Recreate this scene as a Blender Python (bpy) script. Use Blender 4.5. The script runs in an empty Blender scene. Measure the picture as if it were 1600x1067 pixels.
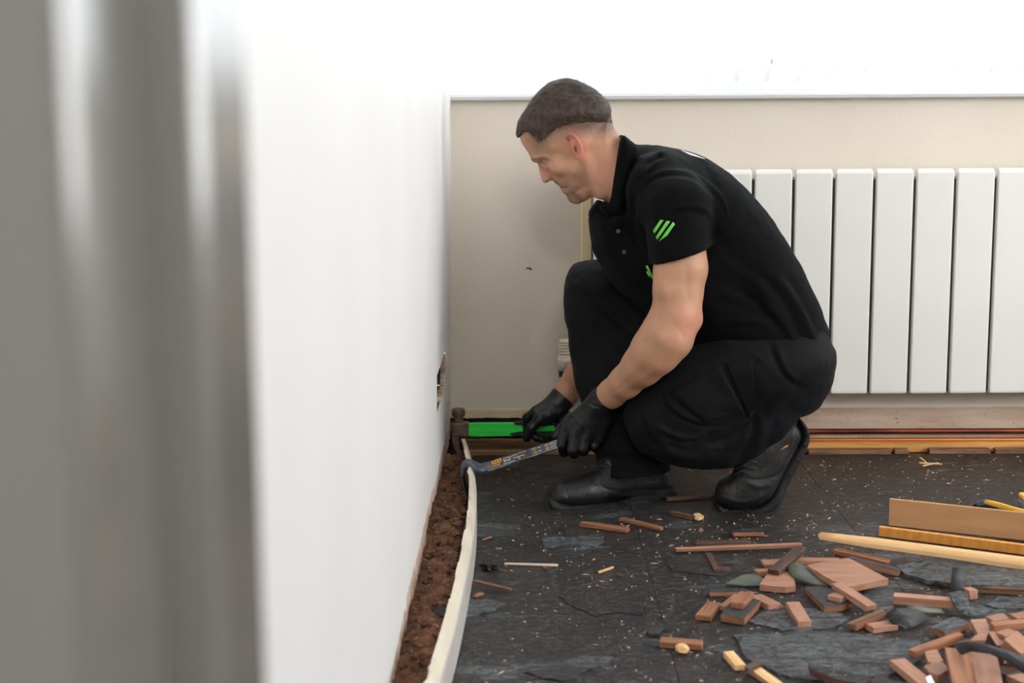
import bpy, bmesh, math, random
import numpy as np
from mathutils import Vector, Matrix
from mathutils.bvhtree import BVHTree

scene = bpy.context.scene
COL = scene.collection
random.seed(7)
RNG = np.random.default_rng(11)

# ------------------------------------------------------------------ camera
CAM_H = 0.91
FPX = 2300.0                       # focal length for a 1600 px wide frame
PITCH = math.radians(8.7)
YAW = math.radians(0.47)
ROLL = 0.0065
_f = np.array([-math.sin(YAW) * math.cos(PITCH), math.cos(YAW) * math.cos(PITCH), -math.sin(PITCH)])
_r0 = np.array([math.cos(YAW), math.sin(YAW), 0.0])
_u0 = np.cross(_r0, _f)
_up = _u0 * math.cos(ROLL) + _r0 * math.sin(ROLL)
_rt = _r0 * math.cos(ROLL) - _u0 * math.sin(ROLL)
cam_data = bpy.data.cameras.new('camera')
cam_data.sensor_width = 36.0
cam_data.lens = FPX / 1600.0 * 36.0
cam_data.clip_start = 0.02
cam_data.dof.use_dof = True
cam_data.dof.focus_distance = 3.42
cam_data.dof.aperture_fstop = 4.6
cam = bpy.data.objects.new('camera', cam_data)
COL.objects.link(cam)
cam.matrix_world = Matrix(((_rt[0], _up[0], -_f[0], 0.0), (_rt[1], _up[1], -_f[1], 0.0),
                           (_rt[2], _up[2], -_f[2], CAM_H), (0, 0, 0, 1)))
scene.camera = cam

# ------------------------------------------------------------------ world, daylight, exposure
world = bpy.data.worlds.new('world')
scene.world = world
world.use_nodes = True
_bg = world.node_tree.nodes['Background']
_bg.inputs['Color'].default_value = (0.90, 0.96, 1.0, 1)
_bg.inputs['Strength'].default_value = 5.0


def area_light(name, loc, target, sx, sy, energy, color, portal=False):
    d = bpy.data.lights.new(name, 'AREA')
    d.shape = 'RECTANGLE'
    d.size, d.size_y, d.energy, d.color = sx, sy, energy, color
    if portal:
        d.cycles.is_portal = True
    o = bpy.data.objects.new(name, d)
    COL.objects.link(o)
    o.location = loc
    o.rotation_euler = (Vector(target) - Vector(loc)).to_track_quat('-Z', 'Y').to_euler()
    return o


area_light('daylight_portal', (1.5, 4.30, 1.65), (1.5, 0, 1.65), 3.6, 1.5, 0, (1, 1, 1), portal=True)
# unseen fill lights, added: one in the right-hand wall, one in the hall
area_light('side_fill_light', (3.28, 1.75, 1.40), (0.6, 2.4, 0.8), 1.9, 1.5, 46, (1.0, 0.975, 0.95))
area_light('hall_fill_light', (0.35, -0.8, 2.28), (0.35, -0.2, 0.0), 0.6, 0.6, 38.0, (1.0, 0.97, 0.93))

scene.view_settings.view_transform = 'Standard'
scene.view_settings.look = 'None'
scene.view_settings.gamma = 1.0
scene.view_settings.use_curve_mapping = False
scene.view_settings.exposure = 0.16
scene.cycles.use_denoising = True
scene.cycles.max_bounces = 10
scene.cycles.diffuse_bounces = 6
scene.cycles.sample_clamp_indirect = 8.0


# ------------------------------------------------------------------ helpers
def U(px, py, X=None, Y=None, Z=None):
    """The world point seen at photograph pixel (px, py) on the plane X, Y or Z = value."""
    d = _f * FPX + _rt * (px - 800.0) + _up * (533.5 - py)
    if Y is not None:
        t = Y / d[1]
    elif Z is not None:
        t = (Z - CAM_H) / d[2]
    else:
        t = X / d[0]
    return np.array([0, 0, CAM_H]) + d * t


def PX(V):
    """Photograph pixels of world points (n, 3)."""
    v = np.asarray(V) - np.array([0, 0, CAM_H])
    z = v @ _f
    return np.stack([800.0 + FPX * (v @ _rt) / z, 533.5 - FPX * (v @ _up) / z], -1)


def setp(o, label=None, cat=None, group=None, kind=None):
    if label: o['label'] = label
    if cat: o['category'] = cat
    if group: o['group'] = group
    if kind: o['kind'] = kind
    return o


def empty(name, loc, label, cat, group=None):
    o = bpy.data.objects.new(name, None)
    COL.objects.link(o)
    o.location = loc
    o.empty_display_size = 0.05
    bpy.context.view_layer.update()
    return setp(o, label, cat, group)


def link(name, me, mats, parent=None):
    for m in (mats if isinstance(mats, (list, tuple)) else [mats]):
        me.materials.append(m)
    o = bpy.data.objects.new(name, me)
    COL.objects.link(o)
    if parent is not None:
        o.parent = parent
        q = parent
        M = Matrix.Identity(4)
        while q is not None:
            M = q.matrix_local @ M if q.parent is None else q.matrix_local @ M
            q = q.parent
        o.matrix_parent_inverse = Matrix.Identity(4)
        o.matrix_local = M.inverted()
    return o


def bm_obj(name, bm, mats, parent=None, smooth=False, place=None):
    """Link a bmesh as one object. With place (a Matrix) the mesh stays local and the object is placed there."""
    bmesh.ops.recalc_face_normals(bm, faces=bm.faces)
    me = bpy.data.meshes.new(name)
    bm.to_mesh(me)
    bm.free()
    if smooth:
        me.polygons.foreach_set('use_smooth', [True] * len(me.polygons))
    o = link(name, me, mats, parent)
    if place is not None:
        o.matrix_local = o.matrix_local @ place if parent is not None else place
    return o


def box(bm, x0, x1, y0, y1, z0, z1, bevel=0.0, mi=0, seg=1):
    vs = [bm.verts.new((x, y, z)) for x in (x0, x1) for y in (y0, y1) for z in (z0, z1)]
    fs = [bm.faces.new([vs[i] for i in q]) for q in
          ((0, 1, 3, 2), (4, 6, 7, 5), (0, 4, 5, 1), (2, 3, 7, 6), (0, 2, 6, 4), (1, 5, 7, 3))]
    for f in fs: f.material_index = mi
    if bevel > 0:
        es = list({e for f in fs for e in f.edges})
        bmesh.ops.bevel(bm, geom=es, offset=bevel, segments=seg, affect='EDGES', profile=0.5, material=-1)
    return vs


def prism(bm, pts, z0, z1, bevel=0.0, mi=0, mi_top=None, mi_bot=None):
    """Prism over a list of (x, y) points; z0/z1 numbers or lists."""
    n = len(pts)
    zb = z0 if hasattr(z0, '__len__') else [z0] * n
    zt = z1 if hasattr(z1, '__len__') else [z1] * n
    b = [bm.verts.new((p[0], p[1], zb[i])) for i, p in enumerate(pts)]
    t = [bm.verts.new((p[0], p[1], zt[i])) for i, p in enumerate(pts)]
    fb = bm.faces.new(b[::-1]); ft = bm.faces.new(t)
    fs = [fb, ft]
    for i in range(n):
        j = (i + 1) % n
        fs.append(bm.faces.new((b[i], b[j], t[j], t[i])))
    for f in fs: f.material_index = mi
    if mi_top is not None: ft.material_index = mi_top
    if mi_bot is not None: fb.material_index = mi_bot
    if bevel > 0:
        bmesh.ops.bevel(bm, geom=list({e for f in fs for e in f.edges}), offset=bevel, segments=1, affect='EDGES', material=-1)


def tube(bm, pts, rad, seg=10, cap=True, mi=0):
    """A round tube along points; rad a number or list."""
    pts = [Vector(p) for p in pts]
    n = len(pts)
    rs = rad if hasattr(rad, '__len__') else [rad] * n
    rings = []
    prev = None
    for i, p in enumerate(pts):
        t = (pts[min(i + 1, n - 1)] - pts[max(i - 1, 0)]).normalized()
        if prev is None:
            a = t.orthogonal().normalized()
        else:
            a = (prev - t * prev.dot(t)).normalized()
        prev = a
        b = t.cross(a)
        rings.append([bm.verts.new(p + (a * math.cos(k * 2 * math.pi / seg) + b * math.sin(k * 2 * math.pi / seg)) * rs[i]) for k in range(seg)])
    for r0, r1 in zip(rings, rings[1:]):
        for k in range(seg):
            f = bm.faces.new((r0[k], r0[(k + 1) % seg], r1[(k + 1) % seg], r1[k])); f.material_index = mi; f.smooth = True
    if cap:
        for r in (rings[0][::-1], rings[-1]):
            f = bm.faces.new(r); f.material_index = mi


def lathe(bm, prof, center, axis=(0, 0, 1), seg=24, mi=0):
    """Revolve (r, h) profile about an axis through center."""
    ax = Vector(axis).normalized(); a = ax.orthogonal().normalized(); b = ax.cross(a); c = Vector(center)
    rings = []
    for r, h in prof:
        rings.append([bm.verts.new(c + ax * h + (a * math.cos(k * 2 * math.pi / seg) + b * math.sin(k * 2 * math.pi / seg)) * max(r, 1e-5)) for k in range(seg)])
    for r0, r1 in zip(rings, rings[1:]):
        for k in range(seg):
            f = bm.faces.new((r0[k], r0[(k + 1) % seg], r1[(k + 1) % seg], r1[k])); f.material_index = mi; f.smooth = True
    for r in (rings[0][::-1], rings[-1]):
        f = bm.faces.new(r); f.material_index = mi


def sweep_rect(bm, centers, sides, ups, w, h, mi=0):
    """Rectangular bar swept through centers with per-point side/up unit vectors; w, h numbers or lists."""
    n = len(centers)
    ws = w if hasattr(w, '__len__') else [w] * n
    hs = h if hasattr(h, '__len__') else [h] * n
    rings = []
    for c, s, u, a, b in zip(centers, sides, ups, ws, hs):
        c, s, u = Vector(c), Vector(s), Vector(u)
        rings.append([bm.verts.new(c + s * a / 2 * i + u * b / 2 * j) for i, j in ((-1, -1), (1, -1), (1, 1), (-1, 1))])
    for r0, r1 in zip(rings, rings[1:]):
        for k in range(4):
            f = bm.faces.new((r0[k], r0[(k + 1) % 4], r1[(k + 1) % 4], r1[k])); f.material_index = mi
    bm.faces.new(rings[0][::-1]).material_index = mi
    bm.faces.new(rings[-1]).material_index = mi
    return rings


def spline(pts, n=8, closed=False):
    """Catmull-Rom through points (k, d)."""
    P = np.asarray(pts, float)
    k = len(P)
    out = []
    rng = range(k) if closed else range(k - 1)
    for i in rng:
        if closed:
            a, b, c, d = P[(i - 1) % k], P[i], P[(i + 1) % k], P[(i + 2) % k]
        else:
            a, b, c, d = P[max(i - 1, 0)], P[i], P[i + 1], P[min(i + 2, k - 1)]
        for t in np.arange(n) / n:
            out.append(0.5 * ((2 * b) + (c - a) * t + (2 * a - 5 * b + 4 * c - d) * t * t + (3 * b - a - 3 * c + d) * t ** 3))
    if not closed:
        out.append(P[-1])
    return np.array(out)


# ------------------------------------------------------------------ materials
def srgb(r, g, b):
    f = lambda c: c / 12.92 if c <= 0.04045 else ((c + 0.055) / 1.055) ** 2.4
    return (f(r / 255), f(g / 255), f(b / 255), 1.0)


def mat(name, col, rough=0.6, metal=0.0, col2=None, nscale=8.0, stretch=(1, 1, 1), contrast=(0.35, 0.65), detail=6.0,
        bump=0.0, bscale=60.0, bstretch=(1, 1, 1), spec=0.5, rand=0.0, attr=None, rough2=None, sss=0.0, sheen=0.0, coat=0.0,
        speck=None, speck_scale=150.0, speck_t=0.72, world=False):
    m = bpy.data.materials.new(name)
    m.use_nodes = True
    nt = m.node_tree; N = nt.nodes; L = nt.links
    bsdf = N['Principled BSDF']
    bsdf.inputs['Roughness'].default_value = rough
    bsdf.inputs['Metallic'].default_value = metal
    bsdf.inputs['Specular IOR Level'].default_value = spec
    if coat: bsdf.inputs['Coat Weight'].default_value = coat
    if sheen:
        bsdf.inputs['Sheen Weight'].default_value = sheen
        bsdf.inputs['Sheen Roughness'].default_value = 0.5
    if sss:
        bsdf.inputs['Subsurface Weight'].default_value = sss
        bsdf.inputs['Subsurface Radius'].default_value = (0.012, 0.005, 0.003)
        bsdf.inputs['Subsurface Scale'].default_value = 0.35
    tc = N.new('ShaderNodeTexCoord')

    def mapped(st):
        mp = N.new('ShaderNodeMapping'); mp.inputs['Scale'].default_value = st
        if world:
            g = N.new('ShaderNodeNewGeometry'); L.new(g.outputs['Position'], mp.inputs['Vector'])
        else:
            L.new(tc.outputs['Object'], mp.inputs['Vector'])
        return mp

    def mixc(a, b, fac, blend='MIX'):
        mx = N.new('ShaderNodeMix'); mx.data_type = 'RGBA'; mx.blend_type = blend
        for s, v in ((6, a), (7, b), (0, fac)):
            if hasattr(v, 'links'): L.new(v, mx.inputs[s])
            else: mx.inputs[s].default_value = v
        return mx.outputs[2]

    cout = None
    if attr:
        at = N.new('ShaderNodeAttribute'); at.attribute_name = attr
        cout = at.outputs['Color']
    if col2 is not None:
        nz = N.new('ShaderNodeTexNoise'); nz.inputs['Scale'].default_value = nscale; nz.inputs['Detail'].default_value = detail
        L.new(mapped(stretch).outputs[0], nz.inputs['Vector'])
        if rand:
            oi = N.new('ShaderNodeObjectInfo'); nz.noise_dimensions = '4D'
            ml = N.new('ShaderNodeMath'); ml.operation = 'MULTIPLY'; ml.inputs[1].default_value = 50
            L.new(oi.outputs['Random'], ml.inputs[0]); L.new(ml.outputs[0], nz.inputs['W'])
        mr = N.new('ShaderNodeMapRange'); mr.inputs['From Min'].default_value = contrast[0]; mr.inputs['From Max'].default_value = contrast[1]
        L.new(nz.outputs['Fac'], mr.inputs['Value'])
        cout = mixc(cout if cout is not None else col, col2, mr.outputs[0])
        if rough2 is not None:
            m2 = N.new('ShaderNodeMapRange'); m2.inputs['To Min'].default_value = rough; m2.inputs['To Max'].default_value = rough2
            L.new(mr.outputs[0], m2.inputs['Value']); L.new(m2.outputs[0], bsdf.inputs['Roughness'])
    if speck is not None:
        n3 = N.new('ShaderNodeTexNoise'); n3.inputs['Scale'].default_value = speck_scale; n3.inputs['Detail'].default_value = 3
        L.new(mapped((1, 1, 1)).outputs[0], n3.inputs['Vector'])
        m3 = N.new('ShaderNodeMapRange'); m3.inputs['From Min'].default_value = speck_t; m3.inputs['From Max'].default_value = speck_t + 0.04
        L.new(n3.outputs['Fac'], m3.inputs['Value'])
        cout = mixc(cout if cout is not None else col, speck, m3.outputs[0])
    if rand:
        oi = N.new('ShaderNodeObjectInfo')
        hs = N.new('ShaderNodeHueSaturation')
        r1 = N.new('ShaderNodeMapRange'); r1.inputs['To Min'].default_value = 1 - rand; r1.inputs['To Max'].default_value = 1 + rand
        L.new(oi.outputs['Random'], r1.inputs['Value']); L.new(r1.outputs[0], hs.inputs['Value'])
        if cout is not None: L.new(cout, hs.inputs['Color'])
        else: hs.inputs['Color'].default_value = col
        cout = hs.outputs['Color']
    if cout is not None: L.new(cout, bsdf.inputs['Base Color'])
    else: bsdf.inputs['Base Color'].default_value = col
    if bump:
        bn = N.new('ShaderNodeTexNoise'); bn.inputs['Scale'].default_value = bscale; bn.inputs['Detail'].default_value = 5
        L.new(mapped(bstretch).outputs[0], bn.inputs['Vector'])
        bp = N.new('ShaderNodeBump'); bp.inputs['Strength'].default_value = 1.0; bp.inputs['Distance'].default_value = bump
        L.new(bn.outputs['Fac'], bp.inputs['Height']); L.new(bp.outputs['Normal'], bsdf.inputs['Normal'])
    return m


M_PAINT = mat('white_wall_paint', srgb(217, 216, 215), 0.55, col2=srgb(222, 221, 220), nscale=2.0, bump=0.0006, bscale=120)
M_BACKWALL = mat('cream_wall_paper', srgb(221, 211, 197), 0.7, col2=srgb(214, 204, 190), nscale=1.6, bump=0.0008, bscale=260, bstretch=(1, 1, 0.35))
M_PLASTER = mat('raw_plaster', srgb(206, 186, 168), 0.85, col2=srgb(178, 152, 132), nscale=9, stretch=(0.5, 1, 2.5), bump=0.003, bscale=40, speck=srgb(140, 108, 88), speck_scale=110, speck_t=0.68)
M_CREAMPLASTER = mat('cream_plaster', srgb(205, 190, 160), 0.85, col2=srgb(190, 172, 140), nscale=12, bump=0.002, bscale=60)
M_BROKEN = mat('broken_plaster_edge', srgb(214, 192, 176), 0.9, col2=srgb(166, 134, 114), nscale=25, bump=0.004, bscale=90)
M_BRICK = mat('old_brown_mortar', srgb(150, 106, 76), 0.9, col2=srgb(92, 62, 46), nscale=26, bump=0.010, bscale=70, speck=srgb(190, 156, 126), speck_scale=90, speck_t=0.64)
M_DARKVOID = mat('shaded_masonry', srgb(44, 34, 28), 0.95, col2=srgb(24, 19, 17), nscale=12, bump=0.006, bscale=40)  # near-black stands for shade at the wall foot; floor base shares it
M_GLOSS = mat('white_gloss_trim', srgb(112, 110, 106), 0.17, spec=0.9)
M_SILL = mat('white_sill_paint', srgb(228, 229, 232), 0.3)
M_CEIL = mat('ceiling_paint', srgb(235, 233, 230), 0.8)
M_PVC = mat('white_window_plastic', srgb(238, 240, 242), 0.35)
M_RAD = mat('radiator_enamel', srgb(226, 225, 220), 0.28, col2=srgb(222, 221, 216), nscale=3)
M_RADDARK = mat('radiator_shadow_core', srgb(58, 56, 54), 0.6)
M_COPPER = mat('tarnished_copper', srgb(150, 82, 58), 0.4, metal=1.0, col2=srgb(96, 54, 42), nscale=14, stretch=(0.4, 2, 2))
M_COPPERB = mat('bright_copper', srgb(226, 128, 58), 0.25, metal=1.0)
M_PINE = mat('pine_batten', srgb(214, 158, 88), 0.55, col2=srgb(188, 128, 64), nscale=7, stretch=(0.6, 10, 10), bump=0.0008, bscale=80, bstretch=(0.2, 3, 3))
M_OLDWOOD = mat('old_brown_timber', srgb(128, 92, 62), 0.75, col2=srgb(84, 58, 40), nscale=8, stretch=(0.6, 9, 9), bump=0.002, bscale=60, bstretch=(0.3, 3, 3))


def floor_material(name, slate_lo, slate_hi, rand=0.1):
    """Black tar with smooth grey slate-like patches left on it, grit and dust."""
    m = bpy.data.materials.new(name); m.use_nodes = True
    nt = m.node_tree; N = nt.nodes; L = nt.links; b = N['Principled BSDF']
    g = N.new('ShaderNodeNewGeometry')

    def noise(scale, detail, stretch=(1, 1, 1), dist=0.0, rough=0.55):
        mp = N.new('ShaderNodeMapping'); mp.inputs['Scale'].default_value = stretch; L.new(g.outputs['Position'], mp.inputs['Vector'])
        n = N.new('ShaderNodeTexNoise'); n.inputs['Scale'].default_value = scale; n.inputs['Detail'].default_value = detail
        n.inputs['Distortion'].default_value = dist; n.inputs['Roughness'].default_value = rough
        L.new(mp.outputs[0], n.inputs['Vector']); return n.outputs['Fac']

    def rng(v, a, c, lo=0.0, hi=1.0):
        r = N.new('ShaderNodeMapRange'); r.inputs['From Min'].default_value = a; r.inputs['From Max'].default_value = c
        r.inputs['To Min'].default_value = lo; r.inputs['To Max'].default_value = hi; L.new(v, r.inputs['Value']); return r.outputs[0]

    def math_(op, a, c):
        x = N.new('ShaderNodeMath'); x.operation = op
        for k, v in enumerate((a, c)):
            if hasattr(v, 'links'): L.new(v, x.inputs[k])
            else: x.inputs[k].default_value = v
        return x.outputs[0]

    def mix(a, c, f):
        x = N.new('ShaderNodeMix'); x.data_type = 'RGBA'
        for sck, v in ((6, a), (7, c), (0, f)):
            if hasattr(v, 'links'): L.new(v, x.inputs[sck])
            else: x.inputs[sck].default_value = v
        return x.outputs[2]

    big = noise(3.2, 6, (1, 1.5, 1), 0.4)
    dv = N.new('ShaderNodeVectorMath'); dv.operation = 'DISTANCE'; dv.inputs[1].default_value = (0.95, 2.70, 0.0)
    L.new(g.outputs['Position'], dv.inputs[0])
    sn = math_('ADD', noise(3.0, 9, (1, 2.2, 1), 0.8, 0.62), rng(dv.outputs['Value'], .15, .85, .055, 0.0))
    slate = rng(sn, slate_lo, slate_hi)
    rim = math_('MULTIPLY', rng(sn, slate_lo - .014, slate_lo - .004), rng(sn, slate_lo + .004, slate_lo - .004))
    grit = noise(260, 2)
    streak = noise(9, 6, (1, 6, 1), 0.3)
    fine = noise(60, 9, (1, 1.6, 1), 0.4, .72)
    col = mix(srgb(14, 12, 12), srgb(42, 40, 41), rng(big, .35, .68))
    col = mix(col, srgb(74, 60, 48), rng(noise(5.5, 7, (1, 2, 1)), .58, .74, 0, .7))
    sl = mix(srgb(56, 62, 67), srgb(108, 117, 124), rng(streak, .33, .70))
    col = mix(col, sl, slate)
    col = mix(col, srgb(10, 8, 8), rng(noise(14, 9, (1, 2.6, 1), 1.2, .65), .58, .64, 0, .92))
    col = mix(col, srgb(8, 7, 7), rim)
    col = mix(col, srgb(6, 5, 5), rng(fine, .52, .42, 0, .9))
    col = mix(col, srgb(128, 126, 126), rng(fine, .55, .68, 0, .62))
    col = mix(col, srgb(176, 166, 154), rng(grit, .66, .69, 0, .85))
    oi = N.new('ShaderNodeObjectInfo'); hs = N.new('ShaderNodeHueSaturation')
    L.new(rng(oi.outputs['Random'], 0, 1, 1 - rand, 1 + rand), hs.inputs['Value']); L.new(col, hs.inputs['Color'])
    L.new(hs.outputs[0], b.inputs['Base Color'])
    L.new(rng(slate, 0, 1, .34, .30), b.inputs['Roughness'])
    h = math_('ADD', math_('MULTIPLY', slate, 0.0012), math_('MULTIPLY', fine, 0.0075))
    h = math_('ADD', h, math_('MULTIPLY', noise(24, 8, (1, 2, 1), .6), 0.006))
    bp = N.new('ShaderNodeBump'); bp.inputs['Distance'].default_value = 1.0; bp.inputs['Strength'].default_value = 1.0
    L.new(h, bp.inputs['Height']); L.new(bp.outputs[0], b.inputs['Normal'])
    return m


M_BITUMEN = floor_material('black_bitumen_floor', .57, .64)
M_FLAKE = floor_material('slate_grey_bitumen', .36, .44, .05)
# ------------------------------------------------------------------ the room
YW = 4.0            # face of the back wall
XL = -0.194         # face of the left wall
XR, YR, ZC = 3.3, -1.5, 2.4


def structure(o):
    o['kind'] = 'structure'
    return o


# floor: base slab and the bitumen panels left by the parquet
bm = bmesh.new()
box(bm, -0.6, XR, YR, YW + 0.05, -0.12, -0.006)
floor = structure(bm_obj('floor', bm, M_DARKVOID))
gx = [-0.135, 0.25, 0.73, 1.21, 1.69, 2.17, 2.65, XR]
gy = [-1.4, -0.74, 0.22, 1.18, 1.66, 2.14, 2.62, 3.10, 3.58, 3.905]
for i in range(len(gx) - 1):
    for j in range(len(gy) - 1):
        bm = bmesh.new()
        x0, x1, y0, y1 = gx[i] + 0.0006, gx[i + 1] - 0.0006, gy[j] + 0.0006, gy[j + 1] - 0.0006
        nx, ny = (9, 9)
        rag = 0.012 if i == 0 else 0.0
        grid = []
        for a in range(nx):
            row = []
            for b in range(ny):
                x = x0 + (x1 - x0) * a / (nx - 1); y = y0 + (y1 - y0) * b / (ny - 1)
                edge = a in (0, nx - 1) or b in (0, ny - 1)
                if rag and a == 0: x += random.uniform(-rag, rag)
                row.append(bm.verts.new((x, y, -0.001)))
            grid.append(row)
        for a in range(nx - 1):
            for b in range(ny - 1):
                f = bm.faces.new((grid[a][b], grid[a + 1][b], grid[a + 1][b + 1], grid[a][b + 1]))
        rim = [grid[a][0] for a in range(nx)] + [grid[nx - 1][b] for b in range(1, ny)] + [grid[a][ny - 1] for a in range(nx - 2, -1, -1)] + [grid[0][b] for b in range(ny - 2, 0, -1)]
        low = [bm.verts.new((v.co.x, v.co.y, -0.0065)) for v in rim]
        for k in range(len(rim)):
            q = (k + 1) % len(rim)
            bm.faces.new((rim[k], low[k], low[q], rim[q]))
        bm_obj('adhesive_panel', bm, M_BITUMEN, floor)

# left wall: leaning a touch, ragged plaster edge at skirting height, a socket recess
LEAN = 0.014


def xl(z, y): return XL - LEAN * (z - 0.1) * -1.0


HY0, HY1, HZ0, HZ1 = 3.345, 3.70, 0.232, 0.318


def wall_x(z): return XL - 0.012 + LEAN * z


bm = bmesh.new()
rag = random.Random(3)
ys = [YR] + list(np.arange(0.4, 4.0, 0.014)) + [YW]
edge = []
z = 0.082
for y in ys:
    z += rag.uniform(-0.004, 0.004)
    z = min(max(z, 0.072), 0.093)
    if rag.random() < 0.06: z = rag.uniform(0.068, 0.096)
    edge.append(z)
TH = 0.014
lv = [bm.verts.new((wall_x(e), y, e)) for y, e in zip(ys, edge)]
zr = [0.12, HZ0, HZ1, 0.6, ZC]
rows = [[bm.verts.new((wall_x(zz), y, zz)) for y in ys] for zz in zr]
low = []
d_ = .034
for y in ys:
    d_ = min(max(d_ + rag.uniform(-.003, .003), .022), .048)
    if rag.random() < .08: d_ = rag.uniform(.016, .056)
    low.append(d_)
mv = [bm.verts.new((wall_x(e) - .0006, y, e - .001)) for y, e in zip(ys, edge)]
lw = [bm.verts.new((wall_x(e) - .0004 + rag.uniform(-.001, .0015), y, e - d)) for y, e, d in zip(ys, edge, low)]
bv = [bm.verts.new((wall_x(e) - .03, y, e - d + .003)) for y, e, d in zip(ys, edge, low)]
allr = [lv] + rows
for r, (a, b) in enumerate(zip(allr, allr[1:])):
    for k in range(len(ys) - 1):
        if r == 2 and ys[k] >= HY0 and ys[k + 1] <= HY1 + 0.014:
            continue
        bm.faces.new((a[k], a[k + 1], b[k + 1], b[k]))
for k in range(len(ys) - 1):
    for p_, q_ in ((mv, lv), (lw, mv), (bv, lw)):
        f = bm.faces.new((p_[k], p_[k + 1], q_[k + 1], q_[k])); f.material_index = 1
wall_left = structure(bm_obj('wall_left', bm, [M_PAINT, M_BROKEN]))
bm = bmesh.new()          # masonry behind the missing skirting
ny = 170; nz = 8
gv = [[bm.verts.new((XL - 0.025 + random.uniform(-0.004, 0.005) + (0.012 if k == 0 else 0), 0.2 + (3.82) * j / ny, -0.02 + 0.11 * k / nz)) for k in range(nz + 1)] for j in range(ny + 1)]
for j in range(ny):
    for k in range(nz):
        bm.faces.new((gv[j][k], gv[j + 1][k], gv[j + 1][k + 1], gv[j][k + 1]))
bm_obj('exposed_masonry', bm, M_BRICK, wall_left)
bm = bmesh.new()          # recess left by a socket: metal back box and crumbled rim
hx = wall_x(0.26)
box(bm, hx - 0.036, hx - 0.034, HY0 - 0.01, HY1 + 0.03, HZ0 - 0.01, HZ1 + 0.01)
box(bm, hx - 0.034, hx - 0.001, HY1 + 0.001, HY1 + 0.004, HZ0, HZ1)
box(bm, hx - 0.034, hx - 0.001, HY0 - 0.004, HY0 - 0.001, HZ0, HZ1)
box(bm, hx - 0.034, hx - 0.001, HY0, HY1, HZ0 - 0.004, HZ0 - 0.001)
box(bm, hx - 0.034, hx - 0.001, HY0, HY1, HZ1 + 0.001, HZ1 + 0.004)
bm_obj('socket_box', bm, mat('galvanised_steel', srgb(120, 112, 106), 0.5, metal=0.6, col2=srgb(70, 58, 52), nscale=30), wall_left)
bm = bmesh.new()
for k in range(46):
    a = k / 46 * 2 * math.pi
    cy, cz = (HY0 + HY1) / 2, (HZ0 + HZ1) / 2
    py = cy + max(-1, min(1, 1.25 * math.cos(a))) * (HY1 - HY0) / 2
    pz = cz + max(-1, min(1, 1.25 * math.sin(a))) * (HZ1 - HZ0) / 2
    if math.cos(a) < -.3: continue
    s = random.uniform(0.003, 0.006)
    x0 = wall_x(pz)
    box(bm, x0 - 0.012, x0 + random.uniform(0.0003, 0.0016), py - s, py + s, pz - s * 0.9, pz + s * 0.9, bevel=s * 0.3)
bm_obj('crumbled_rim', bm, M_BROKEN, wall_left)

# back wall around the window
WX0, WX1, WZ0, WZ1 = XL - 0.1, 3.1, 0.972, 2.2
bm = bmesh.new()
box(bm, XL - 0.3, XR + 0.1, YW, YW + 0.24, 0.105, 0.9505)
box(bm, XL - 0.3, XR + 0.1, YW + 0.0, YW + 0.24, WZ1, ZC)
box(bm, WX1, XR + 0.1, YW, YW + 0.24, 0.9505, WZ1)
wall_back = structure(bm_obj('wall_back', bm, M_BACKWALL))
bm = bmesh.new()          # raw plaster strip the skirting used to cover
n = 160
xs = np.linspace(0.62, XR, n)
zl = 0.010 + RNG.normal(0, 0.001, n)
for k in range(n - 1):
    z0, z1 = float(zl[k]), float(zl[k + 1])
    v = [bm.verts.new(p) for p in ((xs[k], YW - 0.004, z0), (xs[k + 1], YW - 0.004, z1), (xs[k + 1], YW - 0.005, 0.104), (xs[k], YW - 0.005, 0.104), (xs[k], YW + 0.02, z0), (xs[k + 1], YW + 0.02, z1), (xs[k + 1], YW + 0.001, 0.109), (xs[k], YW + 0.001, 0.109))]
    for q in ((0, 1, 2, 3), (4, 5, 1, 0), (3, 2, 6, 7)):
        bm.faces.new([v[i] for i in q])
bm_obj('raw_plaster_strip', bm, M_PLASTER, wall_back)
bm = bmesh.new()
xs = np.linspace(XL - 0.02, 0.62, 90)
zl = 0.085 + RNG.normal(0, 0.0012, 90)
for k in range(89):
    z0, z1 = float(zl[k]), float(zl[k + 1])
    v = [bm.verts.new(p) for p in ((xs[k], YW - 0.005, z0), (xs[k + 1], YW - 0.005, z1), (xs[k + 1], YW - 0.003, 0.106), (xs[k], YW - 0.003, 0.106), (xs[k], YW + 0.02, z0), (xs[k + 1], YW + 0.02, z1), (xs[k + 1], YW + 0.001, 0.112), (xs[k], YW + 0.001, 0.112))]
    for q in ((0, 1, 2, 3), (4, 5, 1, 0), (3, 2, 6, 7)):
        bm.faces.new([v[i] for i in q])
bm_obj('cream_plaster_strip', bm, M_CREAMPLASTER, wall_back)
bm = bmesh.new()
box(bm, XL - 0.05, XR, YW + 0.012, YW + 0.2, -0.1, 0.105)
bm_obj('bare_masonry', bm, M_DARKVOID, wall_back)
bm = bmesh.new()          # scuff in the paper left of the kneeling worker
p = U(826, 419, Y=YW)
box(bm, p[0] - 0.007, p[0] + 0.006, YW - 0.0008, YW + 0.001, p[2] - 0.002, p[2] + 0.002)
box(bm, p[0] + 0.002, p[0] + 0.009, YW - 0.0008, YW + 0.001, p[2] - 0.005, p[2] - 0.001)
bm_obj('scuff_mark', bm, M_OLDWOOD, wall_back)

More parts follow.
